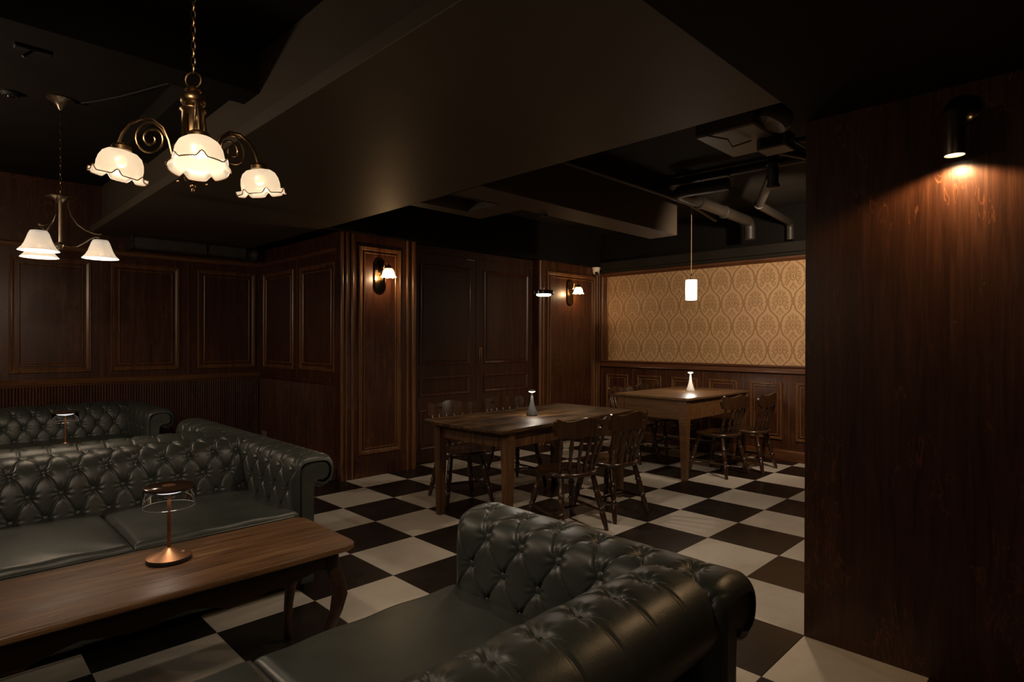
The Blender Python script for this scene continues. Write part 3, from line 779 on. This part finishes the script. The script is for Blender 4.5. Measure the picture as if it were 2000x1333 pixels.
lx, ly = L1/2-0.16, W1/2-0.075
for sx in (-1, 1):
    for sy in (-1, 1): tapered_leg(MB(), sx*lx, sy*ly, Z1-0.032, 0.082, 0.052).build('leg', M['oak_leg'], t1, False)
for sy in (-1, 1): MB().box(-lx+0.04, lx-0.04, sy*ly-0.012, sy*ly+0.012, Z1-0.165, Z1-0.032, 0.003).build('apron', M['oak_leg'], t1, False)
for sx in (-1, 1): MB().box(sx*lx-0.012, sx*lx+0.012, -ly+0.04, ly-0.04, Z1-0.165, Z1-0.032, 0.003).build('apron', M['oak_leg'], t1, False)
t2 = thing('farmhouse_table', 'tall honey pine table with a deep apron by the patterned wallpaper', 'table', (3.98, -1.25, 0), 0)
L2, W2, Z2 = 1.60, 0.97, 0.925
MB().box(-L2/2, L2/2, -W2/2, W2/2, Z2-0.03, Z2, 0.006).build('tabletop', M['pine_top'], t2, False)
lx, ly = L2/2-0.075, W2/2-0.075
for sx in (-1, 1):
    for sy in (-1, 1): tapered_leg(MB(), sx*lx, sy*ly, Z2-0.03, 0.095, 0.055, sx*0.012, sy*0.012).build('leg', M['pine'], t2, False)
for sy in (-1, 1):
    ap = MB().box(-lx+0.045, lx-0.045, sy*(ly+0.024)-0.014, sy*(ly+0.024)+0.014, Z2-0.25, Z2-0.03, 0.003).build('apron', M['pine'], t2, False)
for sx in (-1, 1): MB().box(sx*(lx+0.024)-0.014, sx*(lx+0.024)+0.014, -ly+0.045, ly-0.045, Z2-0.25, Z2-0.03, 0.003).build('apron', M['pine'], t2, False)
kn = MB().lathe([(0.008, 0), (0.008, 0.012), (0.02, 0.022), (0.02, 0.03), (0.001, 0.036)], (0.1, -ly-0.038, Z2-0.13), 14, (0, -1, 0)).build('drawer_knob', M['pine'], t2)

# ------------------------------------------------------------------ spindle-back chairs
def make_chair(label, loc, rz, group):
    root = thing('spindle_chair', label, 'chair', loc, rz, group)
    # seat
    def out(t, s):
        c, sn = math.cos(t), math.sin(t)
        x = 0.238*math.copysign(abs(c)**0.72, c)*(1.0+0.05*sn); y = 0.238*math.copysign(abs(sn)**0.78, sn)
        return x*s, y*s
    n = 40; rings = []
    for s, z in ((0.84, 0.452), (0.95, 0.455), (0.99, 0.464), (1.0, 0.474), (0.985, 0.486), (0.94, 0.491)): rings.append([(*out(2*PI*k/n, s), z) for k in range(n)])
    for s in (0.8, 0.6, 0.4, 0.2, 0.02):
        rings.append([(lambda q: (q[0], q[1], 0.491-0.014*(1-(s/0.94)**2)+0.006*math.exp(-(q[0]/0.05)**2)*(1 if q[1] > 0 else 0)*(1-s)))(out(2*PI*k/n, s)) for k in range(n)])
    MB().loft(rings, True, True, True).build('seat', M['chair'], root, True, 60)
    LP = [(0, 0.014), (0.10, 0.017), (0.22, 0.021), (0.30, 0.021), (0.335, 0.015), (0.36, 0.024), (0.385, 0.024), (0.41, 0.016), (0.45, 0.021), (0.62, 0.023), (0.66, 0.019), (0.69, 0.025), (0.72, 0.019), (0.85, 0.020), (1, 0.017)]
    tops = {}
    for sx in (-1, 1):
        for sy in (-1, 1):
            foot = Vector((sx*(0.235 if sy > 0 else 0.228), sy*0.25, 0)); top = Vector((sx*0.155, sy*0.15, 0.458))
            MB().turned(foot, top, [(f_, r_*1.18) for f_, r_ in LP], 12).build('leg', M['chair'], root, True, 50); tops[sx, sy] = (foot, top)
    SPF = [(0, 0.008), (0.1, 0.011), (0.3, 0.013), (0.42, 0.016), (0.46, 0.013), (0.5, 0.017), (0.54, 0.013), (0.58, 0.016), (0.7, 0.013), (0.9, 0.011), (1, 0.008)]
    mids = {}
    for sx in (-1, 1):
        a = tops[sx, 1][0].lerp(tops[sx, 1][1], 0.34); b = tops[sx, -1][0].lerp(tops[sx, -1][1], 0.34)
        MB().turned(a, b, SPF, 10).build('stretcher', M['chair'], root, True, 50); mids[sx] = (a+b)/2
    MB().turned(mids[-1], mids[1], SPF, 10).build('stretcher', M['chair'], root, True, 50)
    # back: crest board bent forward at its ends
    def bend(s): return -0.292+0.085*(abs(s)/0.27)**2
    SP2 = [(0, 0.010), (0.12, 0.012), (0.26, 0.016), (0.33, 0.011), (0.36, 0.016), (0.39, 0.016), (0.42, 0.011), (0.55, 0.014), (0.68, 0.017), (0.78, 0.013), (0.9, 0.010), (1, 0.008)]
    for k in range(6):
        s = -0.185+0.37*k/5; f = s/0.185
        base = (0.165*f, -0.195+0.055*f*f, 0.482); tp = (0.215*f, bend(0.215*f)+0.004, 0.815)
        MB().turned(base, tp, [(f_, r_*1.15) for f_, r_ in SP2], 10).build('spindle' if 0 < k < 5 else 'stile', M['chair'], root, True, 50)
    cols = 44; mb = MB(); fr, bk = [], []
    sl0, sl1 = 0.075, 0.175
    slots = []
    for k in range(cols+1):
        s = -0.275+0.55*k/cols; m = abs(s)/0.275
        end = math.sqrt(max(0.0, 1-max(0, (m-0.86)/0.14)**2))
        ztop = 0.912+0.028*math.exp(-(s/0.10)**2)+0.020*math.exp(-((m-0.88)/0.10)**2)
        zbot = 0.790+0.016*math.cos(m*PI*2.2)*0.5
        mid = 0.862
        zt, zb = mid+(ztop-mid)*end+0.004, mid+(zbot-mid)*end-0.004
        c = (s-(sl0+sl1)/2)/((sl1-sl0)/2)
        hh = 0.016*math.sqrt(max(0, 1-c*c)) if abs(c) < 1 else 0
        slots.append(hh > 0.003)
        zs = (zb, 0.868-hh if hh > 0.003 else zb+(zt-zb)*0.45, 0.868+hh if hh > 0.003 else zb+(zt-zb)*0.55, zt)
        y = bend(s); lean = 0.10
        fr.append([(s, y+0.013-(z-0.86)*lean*0.6, z) for z in zs]); bk.append([(s, y-0.013-(z-0.86)*lean*0.6, z) for z in zs])
    V = []; 
    for k in range(cols+1): V += fr[k]+bk[k]
    F = []
    def id_(k, side, r): return k*8+side*4+r
    for k in range(cols):
        hole = slots[k] and slots[k+1]
        for r in range(3):
            if r == 1 and hole: continue
            F.append((id_(k, 0, r), id_(k+1, 0, r), id_(k+1, 0, r+1), id_(k, 0, r+1))); F.append((id_(k, 1, r), id_(k, 1, r+1), id_(k+1, 1, r+1), id_(k+1, 1, r)))
        F.append((id_(k, 0, 3), id_(k+1, 0, 3), id_(k+1, 1, 3), id_(k, 1, 3))); F.append((id_(k, 0, 0), id_(k, 1, 0), id_(k+1, 1, 0), id_(k+1, 0, 0)))
        if hole:
            F.append((id_(k, 0, 1), id_(k+1, 0, 1), id_(k+1, 1, 1), id_(k, 1, 1))); F.append((id_(k, 0, 2), id_(k, 1, 2), id_(k+1, 1, 2), id_(k+1, 0, 2)))
        if k > 0 and hole and not (slots[k-1]): F.append((id_(k, 0, 1), id_(k, 1, 1), id_(k, 1, 2), id_(k, 0, 2)))
        if hole and (k+2 > cols or not slots[k+2]): F.append((id_(k+1, 0, 1), id_(k+1, 0, 2), id_(k+1, 1, 2), id_(k+1, 1, 1)))
    for k in (0, cols):
        for r in range(3): F.append((id_(k, 0, r), id_(k, 0, r+1), id_(k, 1, r+1), id_(k, 1, r)))
    mb.add(V, F); mb.build('crest_rail', M['chair'], root, True, 40)
    return root
G1 = 'chairs round the oak table'; G2 = 'chairs round the tall pine table'
ch = make_chair('dark spindle chair with its back to the camera, nearest the leather sofa arm', (1.065, -1.785, 0), math.radians(-15), G1)
for loc, rz, lab, g in (((1.655, -1.80, 0), -4, 'dark spindle chair between its twin by the sofa arm and the pine table', G1),
                        ((0.985, -0.50, 0), 162, 'dark spindle chair tucked behind the end of the oak table, crest towards the sconce pillar', G1),
                        ((1.80, -0.44, 0), 172, 'dark spindle chair in front of the sliding doors, behind the grey cone lamp', G1),
                        ((3.90, -1.74, 0), -6, 'black spindle chair at the front side of the pine table, beside its front leg', G2),
                        ((4.42, -1.88, 0), 3, 'black spindle chair at the pine table closest to the clad column', G2),
                        ((3.86, -0.60, 0), 180, 'black spindle chair at the far side of the pine table, crest catching the light', G2),
                        ((4.62, -0.53, 0), 180, 'black spindle chair wedged in the corner behind the white cone lamp', G2)):
    d = dup(ch, loc, math.radians(rz), lab); d['group'] = g

# ------------------------------------------------------------------ cone lamps on the dining tables
def cone_lamp(name, label, loc, body, h=0.238):
    root = thing(name, label, 'lamp', loc, 0)
    k = h/0.238
    MB().lathe([(0.051*k, 0), (0.053*k, 0.004), (0.052*k, 0.010), (0.044*k, 0.035), (0.032*k, 0.07), (0.022*k, 0.105), (0.0145*k, 0.14*k), (0.0105*k, 0.18*k), (0.0095*k, 0.216*k)], seg=32).build('body', body, root, True, 60)
    MB().lathe([(0.012*k, 0.214*k), (0.030*k, 0.222*k), (0.030*k, 0.226*k)], seg=28).build('light_plate', M['led'], root, True, 60)
    MB().lathe([(0.0305*k, 0.2262*k), (0.032*k, 0.229*k), (0.030*k, 0.236*k), (0.018*k, 0.2385*k), (0.001, 0.239*k)], seg=28).build('cap', body, root, True, 60)
    MB().sphere((-0.030*k, -0.036*k, 0.016), 0.004, 8).build('switch', M['nickel'], root)
    return root
C1 = (1.273, -1.192, 0.857); C2 = (4.066, -1.292, 0.925)
cone_lamp('cone_lamp', 'small grey cone lamp glowing on the oak table', C1, M['lamp_grey'])
cone_lamp('cone_lamp', 'small white cone lamp glowing on the pine table', C2, M['lamp_white'], 0.25)
spot('cone_lamp_light', (C1[0], C1[1], C1[2]+0.210), 9.0, NEUT, 0.024, 178, 0.12, (C1[0], C1[1], 0))
spot('cone_lamp_light', (C2[0], C2[1], C2[2]+0.220), 13.0, NEUT, 0.024, 178, 0.12, (C2[0], C2[1], 0))

# ------------------------------------------------------------------ chandelier with three ruffled shades
LATV = Vector((0.7085, -0.7057, 0)); DEPV = Vector((0.7057, 0.7085, 0))
def chain(mb, x, y, z0, z1, step=0.026, r=0.0017):
    n = int((z1-z0)/step)
    for i in range(n):
        z = z0+(i+.5)*(z1-z0)/n; e = (1, 0) if i % 2 else (0, 1)
        mb.tube([(x+e[0]*0.0065*math.cos(t), y+e[1]*0.0065*math.cos(t), z+0.017*math.sin(t)) for t in [2*PI*k/10 for k in range(10)]], r, 5, True)
CH1 = Vector((-2.112, -2.797, 0))
c1 = thing('chandelier', 'bronze chandelier with scrolled arms and three ruffled cream glass shades', 'chandelier', CH1, 0)
mb = MB(); chain(mb, 0, 0, 2.455, 3.27); mb.build('chain', M['bronze'], c1)
MB().lathe([(0.055, 0), (0.055, -0.006), (0.03, -0.022), (0.012, -0.034)], (0, 0, 3.3), 24).build('ceiling_rose', M['bronze'], c1)
MB().tube([(0.026*math.cos(t)*LATV.x, 0.026*math.cos(t)*LATV.y, 2.43+0.026*math.sin(t)) for t in [2*PI*k/20 for k in range(20)]], 0.003, 6, True).build('hanging_ring', M['bronze'], c1)
MB().lathe([(0.008, 2.408), (0.022, 2.402), (0.026, 2.394), (0.020, 2.388), (0.030, 2.380), (0.040, 2.366), (0.038, 2.350), (0.028, 2.342), (0.032, 2.336), (0.041, 2.330), (0.041, 2.324), (0.034, 2.318),
            (0.035, 2.25), (0.030, 2.19), (0.034, 2.17), (0.048, 2.155), (0.05, 2.14), (0.03, 2.12), (0.022, 2.105), (0.028, 2.098), (0.024, 2.09), (0.010, 2.083)], seg=24).build('column', M['bronze'], c1, True, 50)
lf = MB()
for k in range(3):
    t = math.radians(30+120*k); dv = LATV*math.cos(t)+DEPV*math.sin(t)
    for q in (-0.006, 0, 0.006):
        sd = Vector((-dv.y, dv.x, 0)); lf.tube([tuple(dv*(0.036+0.004*math.sin(f*PI))+sd*q*(1-f*0.6)+Vector((0, 0, 2.19+0.115*f))) for f in [i/6 for i in range(7)]], [0.004*(1-0.7*i/6) for i in range(7)], 5)
lf.build('leaf_ornament', M['brass'], c1)
MB().sphere((0, 0, 2.072), 0.009, 10).lathe([(0.002, 2.052), (0.005, 2.058), (0.004, 2.064)], seg=10).build('finial', M['bronze'], c1)
def shade_ruffled(c, dv, tilt=math.radians(11)):
    lobes = 7; k_ = 0.83
    PR = [(0.032, 0.060), (0.052, 0.056), (0.069, 0.042), (0.079, 0.020), (0.083, -0.004), (0.0825, -0.022), (0.0825, -0.032), (0.089, -0.040), (0.100, -0.046), (0.104, -0.047)]
    tang = Vector((-dv.y, dv.x, 0)); rot = Matrix.Rotation(-tilt, 3, tang); C0 = Vector(c); seg = 112
    def ring(r, h, ins=0.0):
        f = max(0, (-h-0.028)/0.019); out = []
        for q in range(seg):
            t = 2*PI*q/seg; wv = max(0.0, math.cos(lobes*t))**3
            rr = (r-ins+0.004*f*wv)*k_; hh = (h+0.020*f*wv-0.004*f)*k_
            out.append(tuple(C0+rot @ Vector((rr*math.cos(t), rr*math.sin(t), hh))))
        return out
    m = MB(); m.loft([ring(r, h) for r, h in PR], True, True)
    inner = MB(); inner.loft([ring(r, h-0.001, 0.003) for r, h in PR], True, True)
    return m, inner, ring(*PR[-1])
for ang in (-58, 60, 180):
    t = math.radians(ang); dv = LATV*math.cos(t)+DEPV*math.sin(t)
    def P(r, z): return (dv.x*r, dv.y*r, z)
    dz = 0.035 if ang == -58 else 0.0; rs = 0.245 if ang == 180 else 0.262
    arm_pts = [P(0.042, 2.145), P(0.070, 2.175), P(0.082, 2.225), P(0.10, 2.268), P(0.135, 2.296), P(0.175, 2.300), P(0.213, 2.282-dz*.3), P(0.240, 2.250-dz*.8), P(0.254, 2.215-dz)]
    ar = MB().tube(arm_pts, 0.0052, 8).build('arm', M['bronze'], c1)
    sp = []
    for k in range(34):
        th = math.radians(78-k*19.5); rad = 0.058*(1-k/40.0)
        sp.append(P(0.145-0.004+rad*math.cos(th)*1.0, 2.232+rad*math.sin(th)))
    MB().tube([P(0.073, 2.18), P(0.083, 2.225), P(0.105, 2.262), P(0.13, 2.284)]+sp, 0.004, 8).build('scroll', M['bronze'], ar)
    zz = 2.142-dz
    m, inner, rim = shade_ruffled(P(rs, zz), dv)
    MB().lathe([(0.012, 2.218), (0.026, 2.212), (0.031, 2.204), (0.030, 2.192)], P(rs-0.004, -dz), 20).build('shade_holder', M['bronze'], ar)
    sh = m.build('shade', M['opal_cream'], c1, True, 80)
    inner.build('shade_lining', M['opal_in'], sh, True, 80)
    MB().tube(rim, 0.0019, 5, True).build('shade_rim', M['opal_rim'], sh)
    MB().sphere(P(rs-0.003, 2.155-dz), 0.018, 12, 1.2).build('bulb', M['bulb_soft'], ar)
    q = CH1+Vector(P(rs, 2.112-dz)); point('chandelier_light', q, 2.6, SOFT, 0.03)
    MB().sphere(P(0.05, 2.088), 0.006, 8).build('drop', M['bronze'], ar)

# ------------------------------------------------------------------ chandelier with three bell shades
CH2 = Vector((-2.047, 0.387, 0))
c2 = thing('chandelier', 'slim chandelier with three plain white bell shades above the far sofas', 'chandelier', CH2, 0)
mb = MB(); chain(mb, 0, 0, 2.60, 3.22, 0.03, 0.0018); mb.build('chain', M['bronze'], c2)
MB().lathe([(0.085, 3.298), (0.085, 3.292), (0.05, 3.272), (0.026, 3.245), (0.016, 3.225), (0.006, 3.212)], seg=28).build('ceiling_rose', M['nickel'], c2)
MB().lathe([(0.004, 2.605), (0.05, 2.596), (0.082, 2.590), (0.084, 2.584), (0.052, 2.572), (0.030, 2.556), (0.022, 2.540)], seg=28).build('top_plate', M['nickel'], c2)
MB().lathe([(0.012, 2.545), (0.012, 2.26), (0.02, 2.255), (0.026, 2.24), (0.02, 2.225), (0.014, 2.215), (0.016, 2.205), (0.004, 2.196)], seg=14).build('stem', M['nickel'], c2)
for ang in (38, 158, 278):
    t = math.radians(ang); dv = LATV*math.cos(t)+DEPV*math.sin(t)
    def P(r, z): return (dv.x*r, dv.y*r, z)
    ar = MB().tube([P(0.02, 2.235), P(0.06, 2.232), P(0.10, 2.243), P(0.14, 2.272), P(0.175, 2.305), P(0.21, 2.322), P(0.235, 2.316), P(0.24, 2.305)], 0.008, 8).build('arm', M['nickel'], c2)
    MB().tube([P(0.045, 2.57), P(0.047, 2.52), P(0.062, 2.46), P(0.10, 2.40), P(0.15, 2.362), P(0.20, 2.343), P(0.23, 2.34), P(0.245, 2.346)], 0.006, 8).build('upper_scroll', M['nickel'], ar)
    MB().lathe([(0.008, 2.318), (0.024, 2.312), (0.030, 2.298)], P(0.24, 0), 16).build('shade_holder', M['nickel'], ar)
    PR = [(0.030, 2.30), (0.048, 2.298), (0.058, 2.280), (0.068, 2.25), (0.080, 2.215), (0.096, 2.185), (0.116, 2.164), (0.118, 2.160), (0.112, 2.163), (0.092, 2.184), (0.076, 2.215), (0.064, 2.25), (0.05, 2.285)]
    s2 = MB(); s2.lathe(PR, P(0.24, 0), 40); s2.build('shade', M['opal_white'], c2, True, 60)
    MB().sphere(P(0.24, 2.215), 0.024, 12, 1.2).build('bulb', M['bulb'], ar)
    point('bell_light', CH2+Vector(P(0.24, 2.165)), 5.0, SOFT, 0.03)
# swagged supply cable running from its rose along the ceiling
sw = MB().tube([(-1.93+0.08*k, 0.33-0.20*k*0.9, 3.285-0.012*math.sin(k*0.9)) for k in range(8)], 0.007, 6)
tag(sw.build('supply_cable', M['dark'], None), 'black supply cable running along the ceiling from the chandelier rose', 'cable')

# ------------------------------------------------------------------ wall sconces
def make_sconce(label, x, z, y0, k=1.0):
    root = thing('wall_sconce', label, 'sconce', (x, y0, z), 0, 'brass wall sconces')
    r, hh = 0.083*k, 0.122*k
    def stad(s):
        p = []
        for q in range(13): t = PI*q/12; p.append((r*s*math.cos(t), hh+r*s*math.sin(t)))
        for q in range(13): t = PI+PI*q/12; p.append((r*s*math.cos(t), -hh+r*s*math.sin(t)))
        return p
    MB().loft([[(a, d, b) for a, b in stad(s)] for s, d in ((1, 0), (1, -0.006), (0.93, -0.012), (0.86, -0.010), (0.80, -0.015))], True, True, True).build('back_plate', M['brass_dark'], root, True, 30)
    dx, dy = 0.02, -0.155*k
    arm = [(0, -0.012, 0.04*k), (0.004, -0.05*k, 0.045*k), (0.008, -0.075*k, 0.08*k), (0.010, -0.085*k, 0.13*k), (0.013, -0.105*k, 0.165*k), (0.017, -0.130*k, 0.170*k), (dx, -0.152*k, 0.148*k), (dx, dy, 0.115*k)]
    MB().tube(arm, 0.0062*k, 8).build('arm', M['brass'], root)
    sc_ = []
    for q in range(24):
        t = math.radians(-90+q*22); rad = 0.03*k*(1-q/30); sc_.append((0.004, -0.055*k+rad*math.cos(t)*0.9, 0.085*k+rad*math.sin(t)))
    MB().tube(sc_, 0.0045*k, 6).sphere((0, -0.02, 0.05*k), 0.012*k, 10).sphere((0, -0.02, 0.01*k), 0.009*k, 10).build('scroll', M['brass'], root)
    MB().lathe([(0.010*k, 0.12*k), (0.026*k, 0.108*k), (0.034*k, 0.088*k), (0.034*k, 0.078*k)], (dx, dy, 0), 18).build('shade_holder', M['brass_dark'], root)
    nr = 16
    PR = [(0.032, 0.082), (0.050, 0.066), (0.063, 0.040), (0.069, 0.012), (0.074, -0.008), (0.088, -0.024)]
    def mod(rr, h, t):
        f = max(0, (0.0-h)/0.024); return rr*k+0.0028*k*math.cos(nr*t)+0.003*f*math.cos(nr/2*t), h*k+0.004*f*math.cos(nr/2*t)
    g = MB(); g.lathe(PR, (dx, dy, 0), 96, None, mod); g.f = [q for q in g.f if len(q) <= 4]
    g.build('glass_shade', M['sconce_glass'], root, True, 80)
    MB().sphere((dx, dy, 0.035*k), 0.020*k, 12, 1.3).build('bulb', M['bulb'], root)
    point('sconce_light', (x+dx, y0+dy, z-0.012*k), 7.0, WARM, 0.02)
    return root
make_sconce('brass wall sconce with ribbed glass shade on the pillar nearer the sofas', 0.978, 2.293, 0.944)
make_sconce('brass wall sconce with ribbed glass shade beside the corner security camera', 4.40, 2.305, 0.943)

# ------------------------------------------------------------------ pendants
dp = thing('disc_pendant', 'flat black disc pendant hanging above the oak table', 'pendant lamp', (1.418, -1.204, 0), 0)
MB().lathe([(0.001, 2.034), (0.07, 2.034), (0.094, 2.030), (0.1, 2.022), (0.1, 1.996), (0.094, 1.994), (0.07, 2.0)], seg=40).build('disc', M['black_gloss'], dp, True, 35)
MB().lathe([(0.07, 2.001), (0.068, 1.984), (0.055, 1.978), (0.001, 1.977)], seg=40).build('diffuser', M['led'], dp, True, 60)
MB().lathe([(0.0022, 2.03), (0.0022, 2.75)], seg=8).build('cord', M['dark'], dp)
MB().lathe([(0.008, 2.03), (0.008, 2.06), (0.003, 2.07)], seg=10).build('cord_grip', M['nickel'], dp)
MB().lathe([(0.04, 2.73), (0.04, 2.75)], seg=20).build('ceiling_rose', M['dark'], dp)
spot('disc_pendant_light', (1.418, -1.204, 1.968), 30, NEUT, 0.05, 168, 0.4, (1.418, -1.204, 0))
gp = thing('glass_pendant', 'white glass cylinder pendant hanging in front of the wallpaper', 'pendant lamp', (4.0, -1.333, 0), 0)
MB().lathe([(0.066, 2.064), (0.0715, 2.068), (0.0725, 2.30), (0.069, 2.316), (0.02, 2.318)], seg=36).build('glass_shade', M['pendant_glass'], gp, True, 50)
MB().lathe([(0.028, 2.317), (0.024, 2.330), (0.009, 2.338), (0.007, 2.372), (0.010, 2.378), (0.004, 2.398)], seg=18).build('lamp_cap', M['bronze'], gp)
MB().lathe([(0.0045, 2.39), (0.0045, 3.3)], seg=8).build('cord', M['cord'], gp)
point('glass_pendant_light', (4.0, -1.333, 2.03), 5, NEUT, 0.06)
point('glass_pendant_glow', (3.9, -1.333, 2.2), 3, SOFT, 0.06)

# ------------------------------------------------------------------ spotlight on the clad column
sl = thing('wall_spotlight', 'brass cylinder spotlight shining down the clad column', 'spotlight', (0.538, -4.50, 0), 0)
MB().lathe([(0.07, 0), (0.07, -0.012), (0.064, -0.016)], (0, -0.012, 2.585), 28, (-1, 0, 0)).lathe([(0.07, 0.0), (0.07, 0.012), (0.064, 0.016)], (0, -0.012, 2.585), 28, (-1, 0, 0)).build('back_plate', M['brass_dark'], sl, True, 40)
MB().tube([(-0.01, 0, 2.55), (-0.05, 0, 2.55)], 0.012, 10).build('bracket', M['brass_dark'], sl)
cyl = MB(); cyl.lathe([(0.001, 2.566), (0.038, 2.566), (0.040, 2.562), (0.040, 2.374), (0.0375, 2.373), (0.0375, 2.384)], (-0.09, 0, 0), 32); cyl.f = [q for q in cyl.f if len(q) <= 4]
cyl.build('barrel', M['nickel'], sl, True, 40)
MB().lathe([(0.037, 2.386), (0.037, 2.380), (0.001, 2.379)], (-0.09, 0, 0), 28).build('lens', M['led_warm'], sl, True, 40)
spot('spotlight_light', (0.448, -4.50, 2.372), 28, (1.0, 0.62, 0.30), 0.025, 150, 0.35, (0.47, -4.48, 0))

# ------------------------------------------------------------------ security camera, socket, detector
cc = thing('security_camera', 'white dome security camera in the corner above the second sconce', 'camera', (5.02, 0.90, 0), 0)
MB().lathe([(0.067, 2.748), (0.067, 2.728), (0.060, 2.722), (0.058, 2.70)], seg=24).build('mount', M['cctv'], cc, True, 40)
MB().lathe([(0.056, 2.704), (0.056, 2.68), (0.050, 2.655), (0.036, 2.636), (0.016, 2.628), (0.001, 2.627)], seg=24).build('dome', M['cctv'], cc, True, 60)
ax = Vector((-0.62, -0.62, -0.35)).normalized()
MB().lathe([(0.030, 0), (0.032, 0.020), (0.026, 0.024), (0.001, 0.021)], Vector((0, 0, 2.668))+ax*0.036, 20, ax).build('lens', M['black_gloss'], cc, True, 50)
so = MB(); slab(so, SR, 2.90, 3.05, 0.24, 0.34, 0.013, 0.022, 0.004)
tag(so.build('wall_socket', M['white_box'], None, False), 'small grey socket low on the fluted return wall behind the sofa arm', 'socket')
sd = thing('smoke_detector', 'dark smoke detector on the ceiling near the far chandelier rose', 'smoke detector', (-2.318, 0.498, 3.3), 0)
MB().lathe([(0.06, 0), (0.06, -0.012), (0.045, -0.03), (0.001, -0.034)], seg=24).build('housing', M['dark'], sd)
MB().lathe([(0.022, -0.033), (0.018, -0.04), (0.001, -0.041)], seg=14).build('sensor', M['black_gloss'], sd)
pj = thing('ceiling_bracket', 'small dark camera bracket on the ceiling in the upper corner over the lounge', 'bracket', (-2.294, -0.498, 3.3), 0)
MB().box(-0.09, 0.09, -0.03, 0.03, -0.05, 0, 0.006).build('housing', M['dark'], pj, False)
MB().tube([(0, 0, -0.04), (-0.05, -0.02, -0.10)], 0.008, 8).build('stalk', M['dark'], pj)

# ------------------------------------------------------------------ duct on the lounge wall
du = thing('air_duct', 'dark wrapped air duct running along the top of the lounge wall', 'duct', (0, 0, 0), 0)
MB().box(-1.06, -0.25, 2.86, 3.14, 2.60, 2.745, 0.02).box(-0.245, 0.22, 2.86, 3.14, 2.605, 2.745, 0.02).build('duct_body', M['duct'], du, False)
MB().lathe([(0.075, 0), (0.08, 0.02), (0.075, 0.04), (0.075, 0.12), (0.08, 0.14), (0.075, 0.16)], (0.22, 3.0, 2.672), 24, (1, -0.25, 0)).build('duct_elbow', M['duct'], du)
MB().box(-1.065, -1.05, 2.85, 3.145, 2.595, 2.748).box(-0.252, -0.243, 2.855, 3.145, 2.597, 2.748).build('duct_flange', M['pipe'], du, False)

# ------------------------------------------------------------------ pipes in the dining bay
def pipe(name, label, pts, r, cat='pipe', m=None, collars=()):
    # rounded path
    P = [Vector(q) for q in pts]; path = [P[0]]
    for i in range(1, len(P)-1):
        a, b, c = P[i-1], P[i], P[i+1]; d = min(r*2.2, (a-b).length*.45, (c-b).length*.45)
        s, e = b+(a-b).normalized()*d, b+(c-b).normalized()*d
        for k in range(7):
            t = k/6; path.append(s*(1-t)**2+b*2*t*(1-t)+e*t*t)
    path.append(P[-1])
    root = thing(name, label, cat, (0, 0, 0), 0)
    MB().tube(path, r, 14).build('tube', m or M['pipe'], root, True, 50)
    for q, d in collars: MB().lathe([(r*1.02, -r*.4), (r*1.18, -r*.3), (r*1.18, r*.3), (r*1.02, r*.4)], q, 16, d).build('collar', m or M['pipe'], root, True, 40)
    return root
pipe('drain_pipe', 'thick hooked drain pipe under the dark ceiling above the pine table', [(2.85, -2.35, 3.1), (2.78, -1.80, 3.1), (3.62, -1.80, 3.08), (4.62, -1.80, 3.06), (4.62, -1.80, 2.84)], 0.062, collars=(((3.3, -1.80, 3.085), (1, 0, 0)), ((3.9, -1.80, 3.07), (1, 0, 0))))
pipe('waste_pipe', 'angled waste pipe joining the dark ceiling pipes beside the hooked one', [(2.95, -2.72, 3.12), (3.88, -2.22, 3.08), (5.0, -2.15, 3.06), (5.0, -2.15, 2.84)], 0.045, collars=(((3.85, -2.23, 3.08), (0.93, 0.5, 0)),))
pipe('conduit', 'long thin conduit crossing the dark ceiling from the soffit edge', [(0.6, -1.62, 3.12), (3.4, -1.62, 3.12), (4.4, -1.45, 3.1)], 0.026)
pipe('sprinkler_pipe', 'slim pipe hung parallel to the wallpaper wall under the dark ceiling', [(2.9, -1.35, 3.245), (3.0, -3.2, 3.245)], 0.04, collars=(((2.95, -2.3, 3.245), (0.05, -1, 0)),))
pipe('vertical_pipe', 'short capped pipe dropping from the ceiling beside the clad column', [(2.066, -3.083, 3.3), (2.066, -3.083, 2.80)], 0.042, collars=(((2.066, -3.083, 2.80), (0, 0, 1)), ((2.066, -3.083, 2.98), (0, 0, 1))))
pipe('water_pipe', 'horizontal water pipe passing in front of the short capped pipe', [(1.90, -2.92, 3.09), (2.05, -3.7, 3.09)], 0.022, collars=(((1.905, -2.95, 3.09), (0.19, -0.98, 0)),))
pipe('branch_pipe', 'pale pipe slanting away behind the short capped pipe', [(2.12, -3.03, 3.12), (2.9, -3.35, 3.1)], 0.03)
ac = thing('ceiling_unit', 'pale ventilation unit with open junction boxes under the soffit edge', 'ventilation unit', (0, 0, 0), 0)
MB().box(1.10, 1.70, -3.34, -2.92, 2.98, 3.3, 0.01).build('housing', M['white_box'], ac, False)
jb = MB().box(1.42, 1.60, -3.42, -3.22, 2.90, 3.02, 0.006).build('junction_box', M['white_box'], ac, False)
MB().box(1.412, 1.421, -3.40, -3.25, 2.915, 3.005).build('box_opening', M['black_gloss'], jb, False)
MB().lathe([(0.10, 0), (0.115, 0.03), (0.11, 0.08), (0.10, 0.10)], (1.22, -3.40, 2.99), 22, (0.2, -0.3, 0.6)).build('wrapped_spigot', M['foil'], ac)
MB().tube([(1.5, -3.42, 2.96), (1.54, -3.52, 2.88), (1.68, -3.66, 2.87), (1.85, -3.8, 2.92)], 0.007, 6).build('flex_cable', M['white_box'], ac)
MB().tube([(1.38, -3.20, 2.97), (1.30, -3.1, 2.93), (1.18, -3.12, 2.95), (1.06, -3.0, 2.98)], 0.006, 6).build('flex_cable', M['white_box'], ac)
